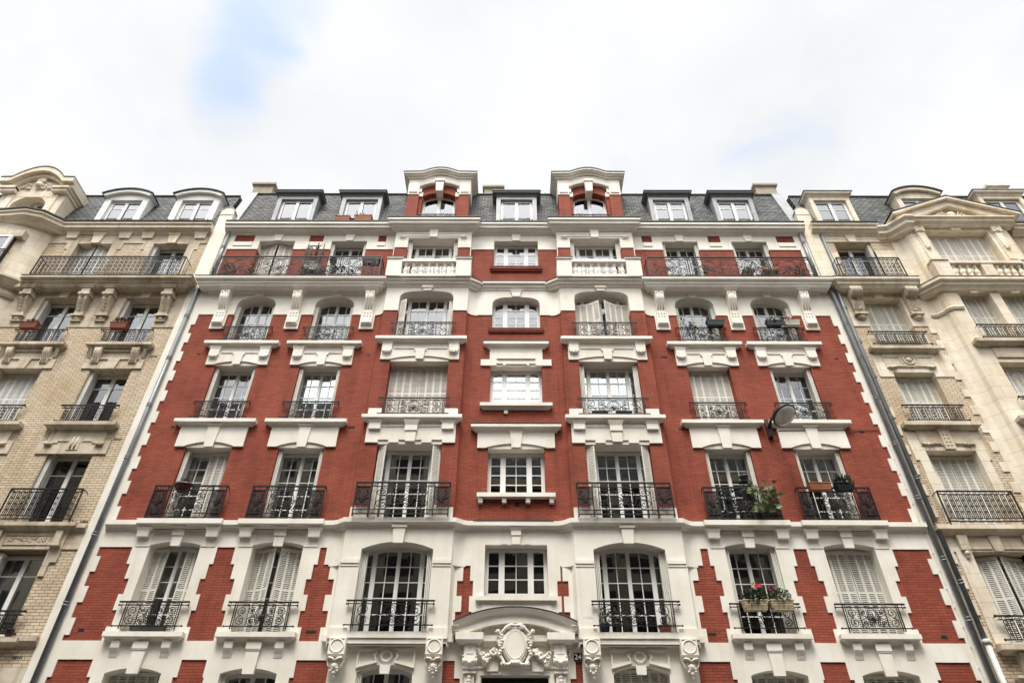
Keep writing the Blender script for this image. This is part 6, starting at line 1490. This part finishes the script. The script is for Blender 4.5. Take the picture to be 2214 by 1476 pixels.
    t = thing('slatted_chair', (8.95, -.24, 18.46), 'brown wooden chair with a rounded slatted back behind the right balcony rail', 'chair', 'wooden chairs on the balcony'); m = MB()
    for k in range(11): u = (k-5)/5; m.tube([(8.95+u*.20, -.24, 18.92), (8.95+u*.33, -.14, 19.30-.10*u*u)], .020, 4)
    m.tube([(8.95+u*.34, -.14, 19.31-.11*u*u) for u in [(-5+k)/5 for k in range(11)]], .022, 5); mk('backrest', m, 'wood', t); m = MB(); m.box(8.68, 9.22, -.42, -.10, 18.88, 18.92); mk('seat', m, 'wood', t); m = MB()
    for sx in (-1, 1):
        for sy in (-.38, -.12): m.tube([(8.95+sx*.24, -.24+sy*.3, 18.9), (8.95+sx*.32, -.24+sy*.4, 18.46)], .018, 5)
    mk('leg', m, 'wood', t)
    pot('potted_plant', 9.55, -.28, 18.46, .11, .16, 'tdark', 'small yellowish plant on the right long balcony beside the rounded chair', 'dry', 90, (.22, .12, .14), .06, 33)
    pot('potted_plant', 10.05, -.24, 18.46, .14, .2, 'tdark', 'dark shrub at the right end of the right long balcony', 'leaf3', 150, (.2, .12, .34), .08, 34, up=.7)
    pot('potted_plant', 6.75, -.22, 18.46, .10, .2, 'greyp', 'slim dark plant standing upright behind the right balcony rail', 'leaf3', 60, (.06, .06, .42), .07, 35, up=.9)
    pot('potted_plant', 8.40, -.32, 18.46, .09, .12, 'greyp', 'tiny plant on the balcony floor between the two wooden chairs', 'leaf', 40, (.14, .1, .10), .05, 36)
    # painted fan standing in the middle window
    t = thing('paper_fan', (-.08, .30, 10.50), 'round white fan with a red heart standing inside a middle window', 'ornament'); m = MB()
    m.lathe([(.17, 0), (.17, .012), (0.01, .014)], (-.12, .42, 10.66), 24, 1, 1, Matrix.Rotation(R(90), 3, 'X')); mk('fan', m, 'wtrough', t); m = MB(); m.lathe([(.06, 0), (.06, .02), (0.01, .022)], (-.12, .415, 10.65), 16, 1, 1, Matrix.Rotation(R(90), 3, 'X')); mk('centre', m, 'fl_red', t)
    # street lamp on the wall
    L = thing('street_lamp', (7.46, 0, 12.55), 'wall mounted street lamp with a round glass bowl on a dark bracket', 'street lamp'); m = MB()
    m.box(7.40, 7.53, -.10, -.0, 12.25, 12.86); m.taper(7.415, 7.515, -.16, -.10, 12.28, 12.60, .0, .03); mk('wall_plate', m, 'lampm', L)
    nrm = Vector((.30, -.42, -.86)).normalized(); hc = Vector((7.62, -.95, 12.44)); rot = nrm.to_track_quat('-Z', 'Y').to_matrix()
    m = MB(); m.tube([(7.465, -.12, 12.55), (7.47, -.34, 12.66), (7.50, -.60, 12.70), hc-nrm*.12], .045, 10, taper=[1.1, 1, .9, .9]); mk('arm', m, 'lampm', L)
    m = MB(); m.lathe([(.345, -.01), (.36, .015), (.35, .05), (.30, .13), (.18, .20), (.05, .22)], hc, 32, 1, 1, rot); m.lathe([(.345, -.01), (.358, -.03), (.335, -.035), (.33, -.01)], hc, 32, 1, 1, rot); mk('lamp_head', m, 'lampm', L)
    m = MB(); m.lathe([(.333, -.02), (.315, -.06), (.24, -.105), (.12, -.13), (.005, -.135)], hc, 32, 1, 1, rot); mk('glass_bowl', m, 'lens', L)
    c = MB(); c.tube([(7.50, -.03, 12.27), (7.60, -.05, 12.25), (7.70, -.03, 12.26), (7.72, -.03, 12.40), (7.74, -.07, 12.50), (9.9, -.075, 12.53), (9.95, -.02, 12.54), (10.70, -.02, 12.56)], .011, 5)
    tag(mk('power_cable', c, 'cable', None, (7.5, 0, 12.27)), 'thin dark cable running from the street lamp across the red brick to the downpipes', 'cable')
    c = MB(); P = [(10.80+.012*math.sin(k*1.7), -.045, 12.5-.46*k) for k in range(19)]; c.tube(P, .008, 5)
    for p in P: c.box(p[0]-.02, p[0]+.02, -.055, -.028, p[2]-.012, p[2]+.012)
    tag(mk('clipped_cable', c, 'paint', None, (10.8, 0, 8)), 'thin white clipped cable beside the right hand downpipe', 'cable')
    # house number and mason's name
    P_ = thing('house_number_sign', (1.515, -.03, 6.265), 'dark blue enamel sign with white number 24 beside the doorway', 'sign'); m = MB(); m.box(1.42, 1.61, -.045, -.0285, 6.175, 6.355); mk('plate', m, 'navy', P_)
    def text(body, size, loc, mat, parent, ext=.002, name='numerals', bold=1.0):
        cu = bpy.data.curves.new('lettering', 'FONT'); cu.body = body; cu.size = size; cu.align_x = 'CENTER'; cu.align_y = 'CENTER'; cu.extrude = ext; cu.offset = bold
        o = bpy.data.objects.new('lettering', cu); COL.objects.link(o); dg = bpy.context.evaluated_depsgraph_get(); me = bpy.data.meshes.new_from_object(o.evaluated_get(dg)); bpy.data.objects.remove(o)
        me.transform(Matrix.Rotation(R(90), 4, 'X')); me.materials.clear(); me.materials.append(M[mat]); return link(name, me, parent, loc)
    text('24', .17, (1.515, -.047, 6.262), 'fl_white', P_, .002, 'numerals', .002)
    text('NOEL', .10, (1.80, BF-.029, 7.12), 'white', red, .004, 'carved_name', .0)
small_things()

# ------------------------------------------------------------------ the street and the houses opposite
def street():
    m = MB(); m.add([(-600, -600, -.15), (600, -600, -.15), (600, 600, -.15), (-600, 600, -.15)], [(0, 1, 2, 3)]); struct('ground', m, 'paving')
    m = MB(); m.add([(-300, -14.2, -.12), (300, -14.2, -.12), (300, -3.2, -.12), (-300, -3.2, -.12)], [(0, 1, 2, 3)]); struct('road', m, 'asphalt')
    m = MB(); m.box(-300, 300, -3.0, .5, -.16, -.004); m.box(-300, 300, -18.4, -14.4, -.16, -.004); struct('pavement', m, 'paving')
    m = MB(); m.box(-300, 300, -3.2, -3.0, -.16, .0); m.box(-300, 300, -14.4, -14.2, -.16, .0); struct('kerb', m, 'kerb')
    for xa, xb, h, dy in ((-46, -21, 25.0, 0), (-21, -4.5, 25.2, .4), (-4.5, 11, 21.2, 0), (11, 27, 21.8, .3), (27, 50, 20.0, 0)):
        t = thing('apartment_building', ((xa+xb)/2, -24, 0), 'pale stone apartment house across the street behind the viewer', 'building', 'houses across the street')
        m = MB(); m.box(xa, xb, -30, -18.5-dy, 0, h); mk('wall', m, 'opp', t)
        m = MB(); m.prism([(-18.6-dy, h), (-20-dy, h+3), (-29, h+3.2), (-30, h)], xa, xb, 'x'); mk('roof', m, 'slate', t)
        m = MB(); m.box(xa, xb, -18.5-dy, -18.1-dy, h-.5, h-.01); mk('cornice', m, 'chim', t)
street()
